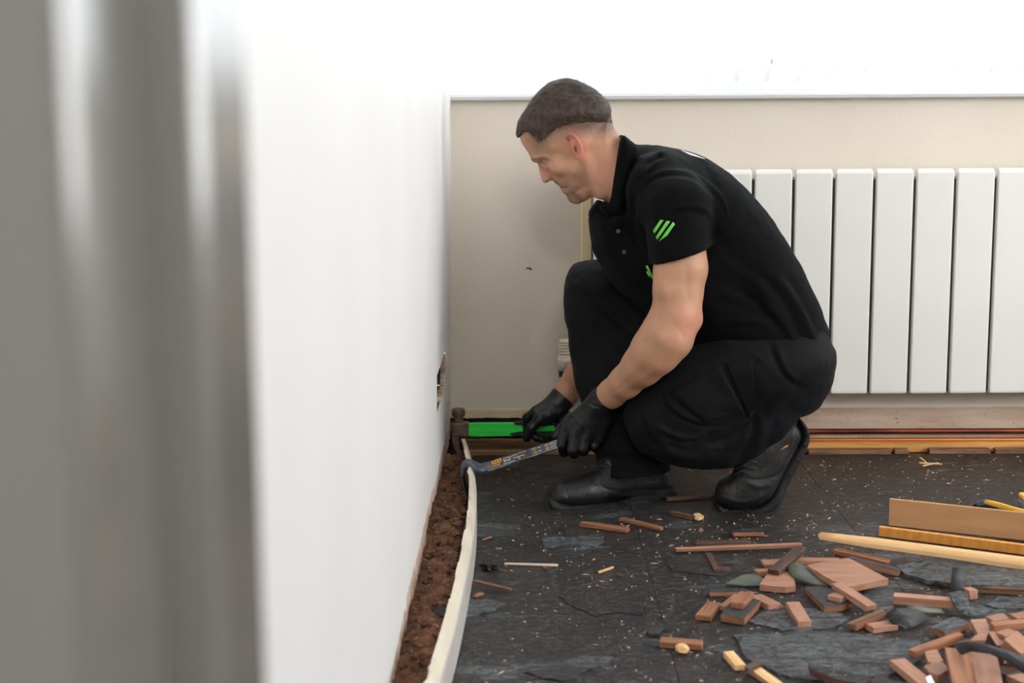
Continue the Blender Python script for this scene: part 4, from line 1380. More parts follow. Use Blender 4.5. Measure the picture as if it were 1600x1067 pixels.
trousers = link('work_trousers', np_mesh('work_trousers', TV, TQ), M_TROUSER, worker)
TR_BVH = BVHTree.FromPolygons([tuple(v) for v in TV], [tuple(q) for q in TQ])
for nm, qd in (('cargo_pocket', [(1134, 566), (1176, 560), (1180, 640), (1172, 652)]), ('cargo_pocket', [(1046, 612), (1126, 572), (1164, 646), (1102, 660)])):
    bm = bmesh.new()
    if patch(bm, TR_BVH, qd, 12, 12, .001, .0022):
        bm_obj(nm, bm, M_TROUSER, trousers)
    else: bm.free()
bm = bmesh.new()
if patch(bm, TR_BVH, [(1001, 604), (1008, 600), (1010, 602), (1003, 607)], 2, 2, .001, .0015):
    o = bm_obj('fabric_label', bm, M_WHITEPRINT, trousers); o['label'] = 'small white fabric label'
else: bm.free()

# ---- boots
M_BOOT = mat('black_boot_leather', srgb(15, 15, 18), 0.36, col2=srgb(9, 9, 10), nscale=18, rough2=0.6, bump=0.0012, bscale=120)
M_BOOT2 = mat('worn_black_boot_leather', srgb(22, 20, 20), 0.55, col2=srgb(13, 12, 12), nscale=18, bump=0.0014, bscale=120)
M_SOLE = mat('black_rubber_sole', srgb(9, 9, 10), 0.75, col2=srgb(14, 13, 13), nscale=25, bump=0.001, bscale=90)
M_LACE = mat('black_lace', srgb(20, 20, 21), 0.8)


def boot(name, upper, sole, toe, yf, Wc, Wsole, m, lo, hi, lugs, laces, strokes, label):
    F = Field(ax((lo[0], hi[0], .003)), ax((lo[1], hi[1], .003)), ax((lo[2], hi[2], .003)))
    F.add(slab(upper, yf, None, .040, Wc=Wc, sm=3))
    v, q = F.mesh(2)
    v = sculpt(v, q, strokes)
    b = link(name, np_mesh(name, v, q), m, worker)
    if label: b['label'] = label
    F = Field(ax((lo[0], hi[0], .003)), ax((lo[1], hi[1], .003)), ax((lo[2] - .02, hi[2], .003)))
    F.add(slab(sole, yf, None, .010, Wc=Wsole, sm=2))
    for a, c, r in lugs:
        y0 = yf(a, c) if callable(yf) else yf
        for dy in (-.031, 0, .031):
            F.add(capsule(U(a, c, Y=y0 + dy - .008), U(a, c, Y=y0 + dy + .008), r), .001)
    v, q = F.mesh(1)
    link('sole', np_mesh('sole', v, q), M_SOLE, b)
    bvh = BVHTree.FromPolygons([tuple(t) for t in v], [tuple(t) for t in q])
    for pl in laces:
        bm = bmesh.new()
        tube(bm, [J(a, c, yy) for a, c, yy in pl], .0024, 7)
        bm_obj('lace', bm, M_LACE, b)
    return b


zf = lambda u, v: (840 + u / 3.478, 580 + v / 3.478)
boot('work_boot', [(860, 786), (860, 768), (868, 755), (883, 750), (898, 747), (922, 737), (936, 728), (942, 712), (965, 705), (1020, 706), (1040, 715), (1042, 730), (1049, 752), (1051, 768), (1040, 774), (990, 776), (950, 786), (900, 792)],
     [(857, 780), (860, 772), (880, 782), (930, 786), (970, 776), (998, 764), (1049, 755), (1054, 772), (1050, 780), (1002, 784.5), (990, 780.5), (973, 786), (953, 794.5), (925, 800.5), (885, 798), (862, 790)], None, FEETY,
     [(875, 770, .046), (910, 765, .049), (940, 735, .040), (980, 720, .044), (1020, 740, .040), (1040, 765, .036)],
     [(880, 785, .053), (930, 790, .055), (985, 778, .042), (1030, 772, .046)], M_BOOT,
     (0.02, 3.32, -0.01), (0.40, 3.60, 0.17), [(869, 793.5, .0045), (880, 797, .0045), (892, 799, .0045), (905, 800.5, .0045), (918, 800.5, .0045), (931, 799.5, .0045), (943, 797, .0045), (955, 793, .0045), (1006, 784.5, .0045), (1018, 784, .0045), (1030, 783, .0045), (1042, 781.5, .0045)],
     [[(926, 738, 3.385), (934, 733, 3.378), (943, 737, 3.375)], [(932, 731, 3.39), (940, 727, 3.382), (950, 731, 3.38)], [(924, 733, 3.40), (934, 724, 3.405), (944, 716, 3.41)]],
     [([(886, 751), (884, 765), (890, 783)], 2, -.0012), ([(925, 745), (950, 765), (1000, 768)], 2.5, -.0012), ([(872, 757), (880, 754), (890, 757)], 4, .0010)], 'smooth black leather boot standing flat')
boot('work_boot', [(1118, 780), (1119, 764), (1126, 752), (1142, 743), (1148, 730), (1158, 700), (1195, 668), (1236, 654), (1248, 660), (1257, 674), (1253, 695), (1238, 724), (1222, 752), (1211, 778), (1185, 792), (1150, 796), (1130, 792)],
     [(1117, 787), (1122, 786), (1132, 790), (1150, 793), (1181, 788), (1204, 770), (1216, 745), (1232, 716), (1249, 690), (1254, 672), (1247, 655), (1254, 657), (1262, 675), (1258, 695), (1243, 724), (1226, 757), (1214, 781), (1186, 798), (1156, 803), (1130, 798)], None, 3.372,
     [(1140, 770, .048), (1170, 760, .050), (1190, 720, .044), (1235, 680, .038), (1200, 760, .046)],
     [(1130, 785, .050), (1190, 785, .051), (1230, 725, .040), (1255, 680, .040)], M_BOOT2,
     (0.40, 3.28, -0.01), (0.68, 3.47, 0.22), [(1124, 793, .0045), (1134, 797, .0045), (1145, 800, .0045), (1157, 802, .0045), (1170, 801, .0045), (1183, 798.5, .0045), (1197, 791, .0045), (1212, 782, .0045), (1224, 760, .0045), (1234, 741, .0045), (1246, 718, .0045), (1257, 694, .0045), (1261, 676, .0045)],
     [[(1148, 742, 3.332), (1160, 736, 3.326), (1172, 742, 3.324)], [(1150, 733, 3.334), (1163, 727, 3.328), (1178, 733, 3.326)], [(1154, 725, 3.336), (1168, 718, 3.33), (1184, 724, 3.328)]],
     [([(1128, 775), (1150, 783), (1175, 783), (1200, 768)], 2.5, .0015), ([(1156, 745), (1180, 750), (1210, 745), (1222, 735)], 2.5, -.002), ([(1165, 752), (1185, 760), (1205, 757)], 4, .002), ([(1212, 700), (1205, 720), (1190, 735)], 3, -.0012),
      ([(1240, 668), (1243, 690), (1228, 722), (1212, 755)], 2, -.0015), ([(1148, 750), (1150, 770), (1145, 785)], 2, -.001)], 'dusty black boot up on its toes')
h, n = hit(TR_BVH, 1226, 700)
bm = bmesh.new()
tube(bm, [J(1220, 703, 3.325), J(1226, 699, 3.322), J(1231, 696, 3.322)], .0018, 6)
o = bm_obj('yellow_stitch_tab', bm, mat('yellow_tab', srgb(196, 150, 50), 0.6), worker)

# ---- gloves
M_GLOVE = mat('black_nitrile', srgb(17, 18, 22), 0.42, col2=srgb(13, 14, 17), nscale=30, bump=0.0009, bscale=170, bstretch=(1, 1, 0.5))


def glove(fn, cuff, lo, hi, strokes):
    F = Field(ax((lo[0], hi[0], .0019)), ax((lo[1], hi[1], .0019)), ax((lo[2], hi[2], .0019)))
    fn(F, .0008)
    chain(F, cuff, .006)
    # open the cuff with a flat end
    a, b = np.asarray(cuff[-1][0]), np.asarray(cuff[-2][0])
    n = (a - b) / np.linalg.norm(a - b)
    sl = (F.a[0][:, None, None] - a[0]) * n[0] + (F.a[1][None, :, None] - a[1]) * n[1] + (F.a[2][None, None, :] - a[2]) * n[2]
    F.F = np.maximum(F.F, sl.astype(np.float32))
    v, q = F.mesh(1)
    v = sculpt(v, q, strokes)
    g = link('work_glove', np_mesh('work_glove', v, q), M_GLOVE, worker)
    return g


ck = lambda u, v: (860 + u / 8.207, 600 + v / 8.207)
glove(hand_near, [(J(936, 633, 3.412), .0345), (J(943, 626, 3.408), .0345), (J(951, 619, 3.395), .0350)], (0.05, 3.34, 0.08), (0.29, 3.52, 0.29),
      [([ck(450, 190), ck(560, 240), ck(720, 300)], 2.0, .0014), ([ck(440, 215), ck(540, 270), ck(700, 320)], 2.0, -.0014), ([ck(420, 240), ck(520, 290), ck(640, 320)], 2.0, .0010),
       ([ck(230, 380), ck(330, 440), ck(420, 560)], 3, .0012), ([ck(480, 480), ck(520, 560), ck(560, 660)], 2.5, .0010), ([ck(560, 470), ck(610, 560), ck(640, 650)], 2.5, .0010), ([ck(400, 560), ck(430, 620), ck(440, 680)], 2.5, -.0010)])
glove(hand_far, [(J(872, 630, 3.74), .0320), (J(878, 623, 3.742), .0325), (J(883, 617, 3.745), .0330)], (-0.02, 3.60, 0.02), (0.18, 3.86, 0.27),
      [([(850, 634), (864, 636), (880, 642)], 2.0, .0012), ([(840, 640), (852, 640), (866, 650)], 2.5, .0010)])
# ------------------------------------------------------------------ skirting board being prised away
M_SKIRT = mat('aged_cream_gloss', srgb(222, 214, 196), 0.5, col2=srgb(206, 196, 176), nscale=9, bump=0.0008, bscale=40, speck=srgb(150, 120, 92), speck_scale=50, speck_t=0.74)
M_SKFACE = mat('skirting_front_shaded', srgb(204, 198, 192), 0.35, col2=srgb(190, 184, 180), nscale=6)  # front face is a greyer copy of the cream: shade put into colour
M_SKBACK = mat('skirting_raw_back', srgb(120, 84, 58), 0.85, col2=srgb(82, 56, 40), nscale=10)
edge_px = [(640, 1140), (690, 980), (711, 900), (727.5, 820), (732.5, 765), (730.5, 728), (722, 686)]
ep = np.array([U(a, b, Z=0.088) for a, b in edge_px])
ep = np.vstack([[ep[0][0] - 0.012, 1.7, 0.088], ep])
pts = spline(ep, 30)
rr = random.Random(17)
rings = []
bm = bmesh.new()
rag = 0.0
for i, p in enumerate(pts):
    t = pts[min(i + 1, len(pts) - 1)] - pts[max(i - 1, 0)]; t /= np.linalg.norm(t)
    nx = np.array([t[1], -t[0], 0]); nx /= np.linalg.norm(nx)
    if rr.random() < 0.25: rag = rr.uniform(-0.003, 0.0028)
    prof = [(0.000, -0.088), (0.000, -0.004), (rag + 0.001, 0.0 + rr.uniform(-.0006, .0006)), (0.0070, 0.0), (0.0155, -0.020), (0.0175, -0.026), (0.0175, -0.088)]
    rings.append([bm.verts.new(Vector(p + nx * a + np.array([0, 0, b + 0.001]))) for a, b in prof])
for r0, r1 in zip(rings, rings[1:]):
    for k in range(7):
        f = bm.faces.new((r0[k], r0[(k + 1) % 7], r1[(k + 1) % 7], r1[k]))
        f.material_index = {0: 2, 1: 0, 2: 0, 3: 0, 4: 1, 5: 1, 6: 2}[k]
bm.faces.new(rings[0][::-1]).material_index = 2; bm.faces.new(rings[-1]).material_index = 2
sk = setp(bm_obj('skirting_board', bm, [M_SKIRT, M_SKFACE, M_SKBACK]), 'long cream skirting board bowing away from the white left wall', 'skirting board')

# ------------------------------------------------------------------ claw hammer in the far hand
M_RUST = mat('rusty_hammer_steel', srgb(116, 96, 86), 0.5, metal=0.25, col2=srgb(80, 64, 56), nscale=45, bump=0.0008, bscale=160)
M_GREENH = mat('green_handle', srgb(40, 222, 72), 0.42, col2=srgb(34, 204, 64), nscale=20, stretch=(1, 4, 4))
M_GRIP = mat('black_rubber_grip', srgb(26, 28, 26), 0.65)
HY = 3.745
ham = empty('claw_hammer', tuple(J(716, 672, HY)), 'claw hammer with rusty head and bright green handle in the far hand', 'hammer')
pc = J(716.5, 672, HY)
s_ = HY / 2300
bm = bmesh.new()
lathe(bm, [(0, 13 * s_), (7 * s_, 13 * s_), (8.2 * s_, 15 * s_), (7.6 * s_, 18 * s_), (6.8 * s_, 20.5 * s_), (10.4 * s_, 24 * s_), (11 * s_, 27 * s_), (10.8 * s_, 33 * s_), (9.6 * s_, 35 * s_), (0, 35.4 * s_)], pc, seg=24)
bm_obj('striking_face', bm, M_RUST, ham)
bm = bmesh.new()
box(bm, pc[0] - 11 * s_, pc[0] + 16.5 * s_, pc[1] - .014, pc[1] + .014, pc[2] - 10 * s_, pc[2] + 13.5 * s_, .004, seg=2)
bm_obj('cheek', bm, M_RUST, ham)
for sg in (-1, 1):
    path = [(713, 676), (712, 688), (713.5, 698), (717, 707), (721.5, 715), (727, 722)]
    cs = [J(a, b, HY) + np.array([0, sg * (.006 + .0035 * i / 5), 0]) for i, (a, b) in enumerate(path)]
    ups = []
    for i in range(len(cs)):
        t = cs[min(i + 1, 5)] - cs[max(i - 1, 0)]; t /= np.linalg.norm(t); ups.append((t[2], 0, -t[0]))
    bm = bmesh.new()
    sweep_rect(bm, cs, [(0, 1, 0)] * 6, ups, [.0110, .0112, .0105, .0095, .0085, .007], [.020, .017, .013, .010, .007, .003])
    bmesh.ops.bevel(bm, geom=list(bm.edges), offset=.0012, segments=1, affect='EDGES')
    bm_obj('claw', bm, M_RUST, ham)
bm = bmesh.new()
xs_ = np.linspace(731, 905, 14)
sweep_rect(bm, [J(x, 671 - (x - 731) * .012, HY) for x in xs_], [(0, 1, 0)] * 14, [(0, 0, 1)] * 14, .021, [(20.5 - (x - 731) * .012) * s_ for x in xs_])
bmesh.ops.bevel(bm, geom=[e for e in bm.edges if abs(e.verts[0].co.x - e.verts[1].co.x) > .004], offset=.004, segments=2, affect='EDGES')
bm_obj('handle', bm, M_GREENH, ham)
for (ya, h_, x0) in ((661.8, 6.5, 803), (677.5, 8.0, 797)):
    bm = bmesh.new()
    xs_ = np.linspace(x0, 915, 14)
    hs = [h_ * s_ * min(1, .25 + (x - x0) / 18) for x in xs_]
    sweep_rect(bm, [J(x, ya - (x - 731) * .012, HY) for x in xs_], [(0, 1, 0)] * 14, [(0, 0, 1)] * 14, .0265, hs)
    bmesh.ops.bevel(bm, geom=[e for e in bm.edges if abs(e.verts[0].co.x - e.verts[1].co.x) > .004], offset=.0015, segments=1, affect='EDGES')
    bm_obj('grip', bm, M_GRIP, ham)

# ------------------------------------------------------------------ flat pry bar in the near hand
M_BAR = mat('worn_grey_steel', srgb(128, 130, 134), 0.42, metal=0.75, col2=srgb(78, 80, 86), nscale=30, stretch=(1, 1, 1), bump=0.0004, bscale=120)
M_BARHOOK = mat('blued_hook_steel', srgb(116, 124, 136), 0.4, metal=0.7, col2=srgb(70, 76, 88), nscale=60)
bar = empty('pry_bar', tuple(J(735, 728, 3.42)), 'flat steel pry bar hooked over the skirting in the near hand', 'pry bar')
A, Bp = J(757, 731.5, 3.425), J(958, 666, 3.452)
e1 = (Bp - A) / np.linalg.norm(Bp - A)
e2 = np.array([.05, .90, .44]); e2 -= e1 * e1.dot(e2); e2 /= np.linalg.norm(e2)
e3 = np.cross(e1, e2); e3 = e3 if e3[2] > 0 else -e3
LB = float(np.linalg.norm(Bp - A))
bm = bmesh.new()
sweep_rect(bm, [A + e1 * LB * t for t in (-.005, .3, .6, 1)], [e2] * 4, [e3] * 4, [.0345, .033, .032, .032], .006)
bmesh.ops.bevel(bm, geom=list(bm.edges), offset=.0011, segments=1, affect='EDGES')
bm_obj('shank', bm, M_BAR, bar)
hk = spline([(762, 729.5), (756, 731.5), (750, 731.5), (744, 729), (738, 726), (731, 724.5), (725, 727), (722.3, 734), (722.5, 744), (725, 756), (729, 768), (733, 778)], 4)
cs = [J(a, b, 3.422) for a, b in hk]
n = len(cs); sides = []; ups = []
for i in range(n):
    w = min(1, i / 14)
    sd_ = e2 * (1 - w) + np.array([0, .97, .22]) * w
    t = cs[min(i + 1, n - 1)] - cs[max(i - 1, 0)]; t /= np.linalg.norm(t)
    sd_ -= t * t.dot(sd_); sd_ /= np.linalg.norm(sd_)
    sides.append(sd_); ups.append(np.cross(t, sd_))
bm = bmesh.new()
sweep_rect(bm, cs, sides, ups, [.035 + .008 * i / n for i in range(n)], [.0066 if i < n * .6 else .0066 * (1.08 - (i / n)) / .48 + .0006 for i in range(n)])
bmesh.ops.bevel(bm, geom=[e for e in bm.edges if len(e.link_faces) == 2 and e.calc_face_angle(0) > .6], offset=.001, segments=1, affect='EDGES')
bm_obj('hook', bm, M_BARHOOK, bar)


def onbar(u, v, h=0.0):
    """u metres along the shank from the hook, v across it, h above its face."""
    return A + e1 * u + e2 * v + e3 * (.003 + h)


def print_quad(name, u0, u1, v0, v1, m, h=.00025, parent=bar):
    bm = bmesh.new()
    a = [bm.verts.new(onbar(u, v, h)) for u, v in ((u0, v0), (u1, v0), (u1, v1), (u0, v1))]
    b = [bm.verts.new(onbar(u, v, -.0004)) for u, v in ((u0, v0), (u1, v0), (u1, v1), (u0, v1))]
    bm.faces.new(a)
    for k in range(4): bm.faces.new((a[k], b[k], b[(k + 1) % 4], a[(k + 1) % 4]))
    return bm_obj(name, bm, m, parent)


def print_ring(name, u, v, r0, r1, m, a0=0, a1=360, h=.0005, parent=bar):
    bm = bmesh.new(); N_ = 20; pr = None
    for k in range(N_ + 1):
        a = math.radians(a0 + (a1 - a0) * k / N_)
        c = [bm.verts.new(onbar(u + r * math.cos(a), v + r * math.sin(a), h)) for r in (r0, r1)]
        if pr: bm.faces.new((pr[0], pr[1], c[1], c[0]))
        pr = c
    return bm_obj(name, bm, m, parent)


M_LBLBLACK = mat('label_black', srgb(44, 44, 48), 0.5)
M_LBLYEL = mat('label_yellow', srgb(232, 170, 52), 0.5)
M_LBLORG = mat('label_brown', srgb(150, 110, 70), 0.55)
M_LBLWHT = mat('label_white', srgb(226, 226, 226), 0.5)
M_LBLRED = mat('label_red', srgb(210, 110, 96), 0.5)
lab = print_quad('label', .018, .118, -.0150, .0150, M_LBLBLACK)
print_quad('label_block', .020, .044, .0010, .0135, M_LBLYEL, .0005, lab)
print_quad('label_block', .018, .040, -.0125, -.0015, M_LBLORG, .0005, lab)


def bar_text(txt, size, u, v, m, parent):
    cu = bpy.data.curves.new('lettering', 'FONT'); cu.body = txt; cu.size = size; cu.extrude = .0001; cu.space_character = 1.05
    o = bpy.data.objects.new('lettering', cu); COL.objects.link(o)
    o.data.materials.append(m)
    dg = bpy.context.evaluated_depsgraph_get()
    me = bpy.data.meshes.new_from_object(o.evaluated_get(dg))
    bpy.data.objects.remove(o)
    Mx = Matrix([[*(float(q[i]) for q in (e1, e2, e3)), float(onbar(u, v, .0005)[i])] for i in range(3)] + [[0, 0, 0, 1]])
    me.transform(Mx)
    me.materials.clear()
    return link('lettering', me, m, parent)


for u_ in (.023, .030, .037):
    print_quad('label_mark', u_, u_ + .004, .0035, .0110, M_LBLBLACK, .0008, lab)
bar_text('UTILITY', .0100, .048, .0035, M_LBLWHT, lab)
bar_text('BAR', .0100, .048, -.0055, M_LBLWHT, lab)
print_quad('label_line', .072, .100, -.0025, -.0010, M_LBLWHT, .0005, lab)
print_quad('label_line', .046, .076, -.0125, -.0112, M_LBLWHT, .0005, lab)
print_quad('label_line', .086, .108, .0095, .0105, M_LBLWHT, .0005, lab)
print_ring('label_dot', .086, -.0085, .0, .0042, M_LBLRED, parent=lab)
print_ring('label_ring', .1000, -.0070, .0030, .0042, M_LBLORG, parent=lab)
for u, v in ((.128, .007), (.128, -.007), (.158, .007), (.158, -.0065)):
    print_ring('mark', u, v, .0028, .0046, M_LBLYEL, 30, 330)
    print_quad('mark_line', u + .007, u + .015, v - .0005, v + .0008, M_LBLWHT)

# ------------------------------------------------------------------ loose wood and bitumen on the floor
M_PARQ = mat('parquet_wood', srgb(172, 128, 104), 0.6, col2=srgb(142, 98, 74), nscale=9, stretch=(1.2, 12, 12), contrast=(.3, .7), bump=0.0006, bscale=60, bstretch=(.4, 5, 5), rand=0.18)
M_PARQO = mat('orange_parquet_wood', srgb(162, 110, 76), 0.6, col2=srgb(122, 78, 52), nscale=9, stretch=(1.2, 12, 12), bump=0.0006, bscale=60, bstretch=(.4, 5, 5), rand=0.15)
M_DARKW = mat('dark_stained_wood', srgb(94, 66, 54), 0.6, col2=srgb(64, 44, 36), nscale=9, stretch=(1.2, 12, 12), bump=0.0006, bscale=60, rand=0.15)
M_PALE = mat('pale_pine', srgb(232, 192, 138), 0.55, col2=srgb(212, 166, 112), nscale=6, stretch=(.8, 14, 14), bump=0.0005, bscale=60, bstretch=(.3, 4, 4))
M_ORG = mat('varnished_orange_wood', srgb(228, 160, 78), 0.4, col2=srgb(208, 136, 58), nscale=8, stretch=(8, 2, 2))
M_BOARD = mat('brown_board_face', srgb(198, 150, 104), 0.6, col2=srgb(184, 136, 92), nscale=6, stretch=(1, 6, 6))
M_TAR = mat('tar_backing', srgb(30, 30, 32), 0.55, col2=srgb(52, 53, 56), nscale=26, bump=0.0016, bscale=110, rand=0.1)
M_SLATE = M_FLAKE
M_GREENISH = mat('greenish_bitumen_sheet', srgb(104, 106, 88), 0.55, col2=srgb(72, 80, 80), nscale=16, bump=0.001, bscale=80)
brnd = random.Random(5)
GW = 'loose parquet blocks on the floor'


def block(p1, p2, w, t=.010, z=None, label='', m=M_PARQ, top=None, name='parquet_block', cat='wood block', group=GW, roll=0.0, jit=.0012, under=0.0, sub=0):
    """A loose wooden finger: p1, p2 pixels of the top face's centre line ends; z heights of the top at both ends."""
    za, zb = (under + t, under + t) if z is None else z
    a, b = U(*p1, Z=za), U(*p2, Z=zb)
    e = b - a; L_ = float(np.linalg.norm(e)); e = e / L_
    upv = np.array([0, 0, 1.0]); s = np.cross(upv, e); s /= np.linalg.norm(s); u = np.cross(e, s)
    if roll:
        s, u = s * math.cos(roll) + u * math.sin(roll), u * math.cos(roll) - s * math.sin(roll)
    bm = bmesh.new()
    vs = box(bm, -L_ / 2, L_ / 2, -w / 2, w / 2, -t, 0)
    for v in vs:
        v.co.x += brnd.uniform(-jit, jit) * 1.5; v.co.y += brnd.uniform(-jit, jit); v.co.z += brnd.uniform(-jit, 0) * .3
    bm.normal_update()
    if top is not None:
        for f in bm.faces:
            if f.normal.z > .8: f.material_index = 1
    bmesh.ops.bevel(bm, geom=list(bm.edges), offset=.0009, segments=1, affect='EDGES', material=-1)
    c = (a + b) / 2
    Mx = Matrix([[float(e[i]), float(s[i]), float(u[i]), float(c[i])] for i in range(3)] + [[0, 0, 0, 1]])
    o = bm_obj(name, bm, [m] + ([top] if top is not None else []), place=Mx)
    return setp(o, label, cat, group)


def sheet(poly, z, t, m, label, name='bitumen_flake', cat='bitumen flake', group='torn bitumen flakes on the floor', top=None, bevel=.0004):
    """A flat piece from its top outline in pixels; z top height (number or one per corner)."""
    n = len(poly)
    zt = list(z) if hasattr(z, '__len__') else [z] * n
    P3 = np.array([U(a, b, Z=zz) for (a, b), zz in zip(poly, zt)])
    c = P3.mean(0)
    bm = bmesh.new()
    prism(bm, [(p[0] - c[0], p[1] - c[1]) for p in P3], [zz - t - c[2] for zz in zt], [zz - c[2] for zz in zt], 0, 0, 1 if top is not None else None)
    bmesh.ops.triangulate(bm, faces=[f for f in bm.faces if len(f.verts) > 4])
    o = bm_obj(name, bm, [m] + ([top] if top is not None else []), place=Matrix.Translation(c.tolist()))
    return setp(o, label, cat, group)


def ragged(poly, it=3, amp=.16):
    """A torn outline: midpoints pushed sideways, finer each round."""
    P = [np.array(p, float) for p in poly]
    for _ in range(it):
        o = []
        for a, b in zip(P, P[1:] + P[:1]):
            e = b - a
            o += [a, (a + b) / 2 + np.array([-e[1] * .45, e[0] * .22]) * brnd.uniform(-amp, amp) * 2]
        P = o
    return P


def curled(rows, t, m, label, name='bitumen_sheet', cat='bitumen sheet', group='curled bitumen sheets in the heap'):
    """A bent sheet: rows of (px, py, z)."""
    pts = [[U(a, b, Z=z) for a, b, z in r] for r in rows]
    up_ = np.array([0, 0, t])
    bm = bmesh.new()
    T_ = [[bm.verts.new(p) for p in r] for r in pts]; B_ = [[bm.verts.new(p - up_) for p in r] for r in pts]
    nu, nv = len(T_), len(T_[0])
    for i in range(nu - 1):
        for j in range(nv - 1):
            bm.faces.new((T_[i][j], T_[i + 1][j], T_[i + 1][j + 1], T_[i][j + 1])).smooth = True
            bm.faces.new((B_[i][j], B_[i][j + 1], B_[i + 1][j + 1], B_[i + 1][j])).smooth = True
    for i in range(nu - 1):
        for j in (0, nv - 1): bm.faces.new((T_[i][j], B_[i][j], B_[i + 1][j], T_[i + 1][j]))
    for j in range(nv - 1):
        for i in (0, nu - 1): bm.faces.new((T_[i][j], B_[i][j], B_[i][j + 1], T_[i][j + 1]))
    return setp(bm_obj(name, bm, m), label, cat, group)


# the two lengths of trim and the board at the right
def plank(name, top_l, top_r, h, t, z0, m, label, cat, lean=0.0, rnd=0.0015, ext=0.25):
    a, b = U(*top_l, Z=z0 + h), U(*top_r, Z=z0 + h)
    e = b - a; L_ = float(np.linalg.norm(e)); e /= L_
    L_ += ext
    s = np.cross([0, 0, 1.0], e); s /= np.linalg.norm(s)
    u = np.array([0, 0, 1.0]) * math.cos(lean) + s * math.sin(lean); s2 = s * math.cos(lean) - np.array([0, 0, 1.0]) * math.sin(lean)
    bm = bmesh.new(); box(bm, 0, L_, 0, t, -h, 0, rnd, seg=2)
    Mx = Matrix([[float(e[i]), float(s2[i]), float(u[i]), float(a[i])] for i in range(3)] + [[0, 0, 0, 1]])
    return setp(bm_obj(name, bm, m, place=Mx), label, cat)


plank('wall_board', (1389.5, 779), (1600, 801), .062, .008, 0.0, M_BOARD, 'flat brown board standing on its edge at the right', 'board')
plank('wooden_lath', (1373, 822.8), (1600, 851.5), .0215, .012, 0.0, M_ORG, 'straight orange varnished lath in front of the standing brown board', 'lath')
a, b = U(1284, 836, Z=.040), U(1600, 877, Z=.034)
e = b - a; L_ = float(np.linalg.norm(e)); e /= L_; s = np.cross([0, 0, 1.0], e); s /= np.linalg.norm(s); u = np.cross(e, s)
bm = bmesh.new()
rings = []
prf = [(-.019, -.008), (-.019, .000), (-.013, .006), (-.003, .008), (.008, .007), (.012, .004), (.012, -.008)]
for i in range(22):
    x = (L_ + .3) * i / 21 - (.0 if i else .0)
    k_ = .72 + .28 * min(1, i / 3)
    dent = .005 * math.exp(-((x - .38) / .075) ** 2)
    rings.append([bm.verts.new((x + (random.uniform(-.006, .004) if i == 0 else 0), y * k_ + (dent if y < -.015 else 0), z * k_ - (dent if y < -.01 else 0))) for y, z in prf])
for r0, r1 in zip(rings, rings[1:]):
    for k in range(7): bm.faces.new((r0[k], r0[(k + 1) % 7], r1[(k + 1) % 7], r1[k])).smooth = k in (1, 2, 3, 4)
bm.faces.new(rings[0][::-1]); bm.faces.new(rings[-1])
Mx = Matrix([[float(e[i]), float(s[i]), float(u[i]), float(a[i])] for i in range(3)] + [[0, 0, 0, 1]])
setp(bm_obj('wooden_moulding', bm, M_PALE, place=Mx), 'long pale pine moulding with a rounded face and splintered left end', 'moulding')

# yellow and black hand tool half hidden behind the board
tool = empty('hand_tool', tuple(U(1545, 795, Z=0.0)), 'yellow and black hand tool lying behind the brown board', 'tool')
bm = bmesh.new()
pth = [U(x, y, Z=.018) for x, y in ((1524, 791), (1535, 788), (1550, 791), (1570, 796), (1590, 801), (1620, 808))]
tube(bm, pth, [.006, .012, .013, .011, .010, .009], 12)
bm_obj('rubber_base', bm, mat('black_tool_rubber', srgb(38, 42, 52), 0.4), tool)
bm = bmesh.new()
pth = [U(x, y, Z=.026) for x, y in ((1537, 784), (1550, 787), (1566, 791), (1585, 796.5), (1620, 805))]
sweep_rect(bm, pth, [(0.15, .98, 0)] * 5, [(0, 0, 1)] * 5, [.012, .020, .022, .020, .018], [.010, .012, .012, .011, .010])
bmesh.ops.bevel(bm, geom=list(bm.edges), offset=.003, segments=2, affect='EDGES')
bm_obj('handle', bm, mat('yellow_tool_plastic', srgb(246, 190, 70), 0.35), tool)
tool2 = empty('tape_measure', tuple(U(1606, 790, Z=0.0)), 'yellow topped grey tape measure cut off by the frame edge', 'tape measure')
c2 = U(1608, 790, Z=.02)
bm = bmesh.new(); box(bm, c2[0] - .022, c2[0] + .03, c2[1] - .02, c2[1] + .02, 0, .034, .008, seg=3)
bm_obj('case', bm, mat('grey_tool_case', srgb(110, 118, 132), 0.4), tool2)
bm = bmesh.new(); box(bm, c2[0] - .021, c2[0] + .03, c2[1] - .019, c2[1] + .019, .035, .048, .005, seg=2)
bm_obj('case_top', bm, bpy.data.materials['yellow_tool_plastic'], tool2)

# --- pieces near the boots and the skirting
block((907, 815), (982, 825), .020, .009, label='worn light block just below the toe of the flat boot', m=M_PARQO)
block((970, 808), (1034, 824), .017, .007, label='brown block with a notched edge between the two boots', m=M_PARQO)
block((1042, 777), (1116, 772), .018, .008, label='reddish brown stick lying behind the two boots', m=M_DARKW, name='wooden_stick', cat='stick', group=None)
block((1049, 798), (1086, 806), .014, .009, label='broken splintered stick in front of the raised boot', m=M_OLDWOOD, name='splintered_stick', cat='stick', group=None, jit=.003)
sheet([(1084, 802), (1092, 801), (1100, 806), (1092, 810), (1086, 809)], .006, .005, M_PALE, 'tiny pale splinter at the end of the broken stick', 'wood_splinter', 'splinter', None)
block((740, 906), (799, 920), .012, .006, z=(.020, .007), label='short pale stick leaning against the skirting board', m=M_OLDWOOD, name='wooden_stick', cat='stick', group=None)
block((788, 879), (872, 881.5), .006, .004, label='thin whitish sliver beside the black tar clump', m=mat('whitish_wood', srgb(202, 182, 162), 0.7), name='wood_sliver', cat='splinter', group=None)
bm = bmesh.new(); bmesh.ops.create_icosphere(bm, subdivisions=3, radius=.016)
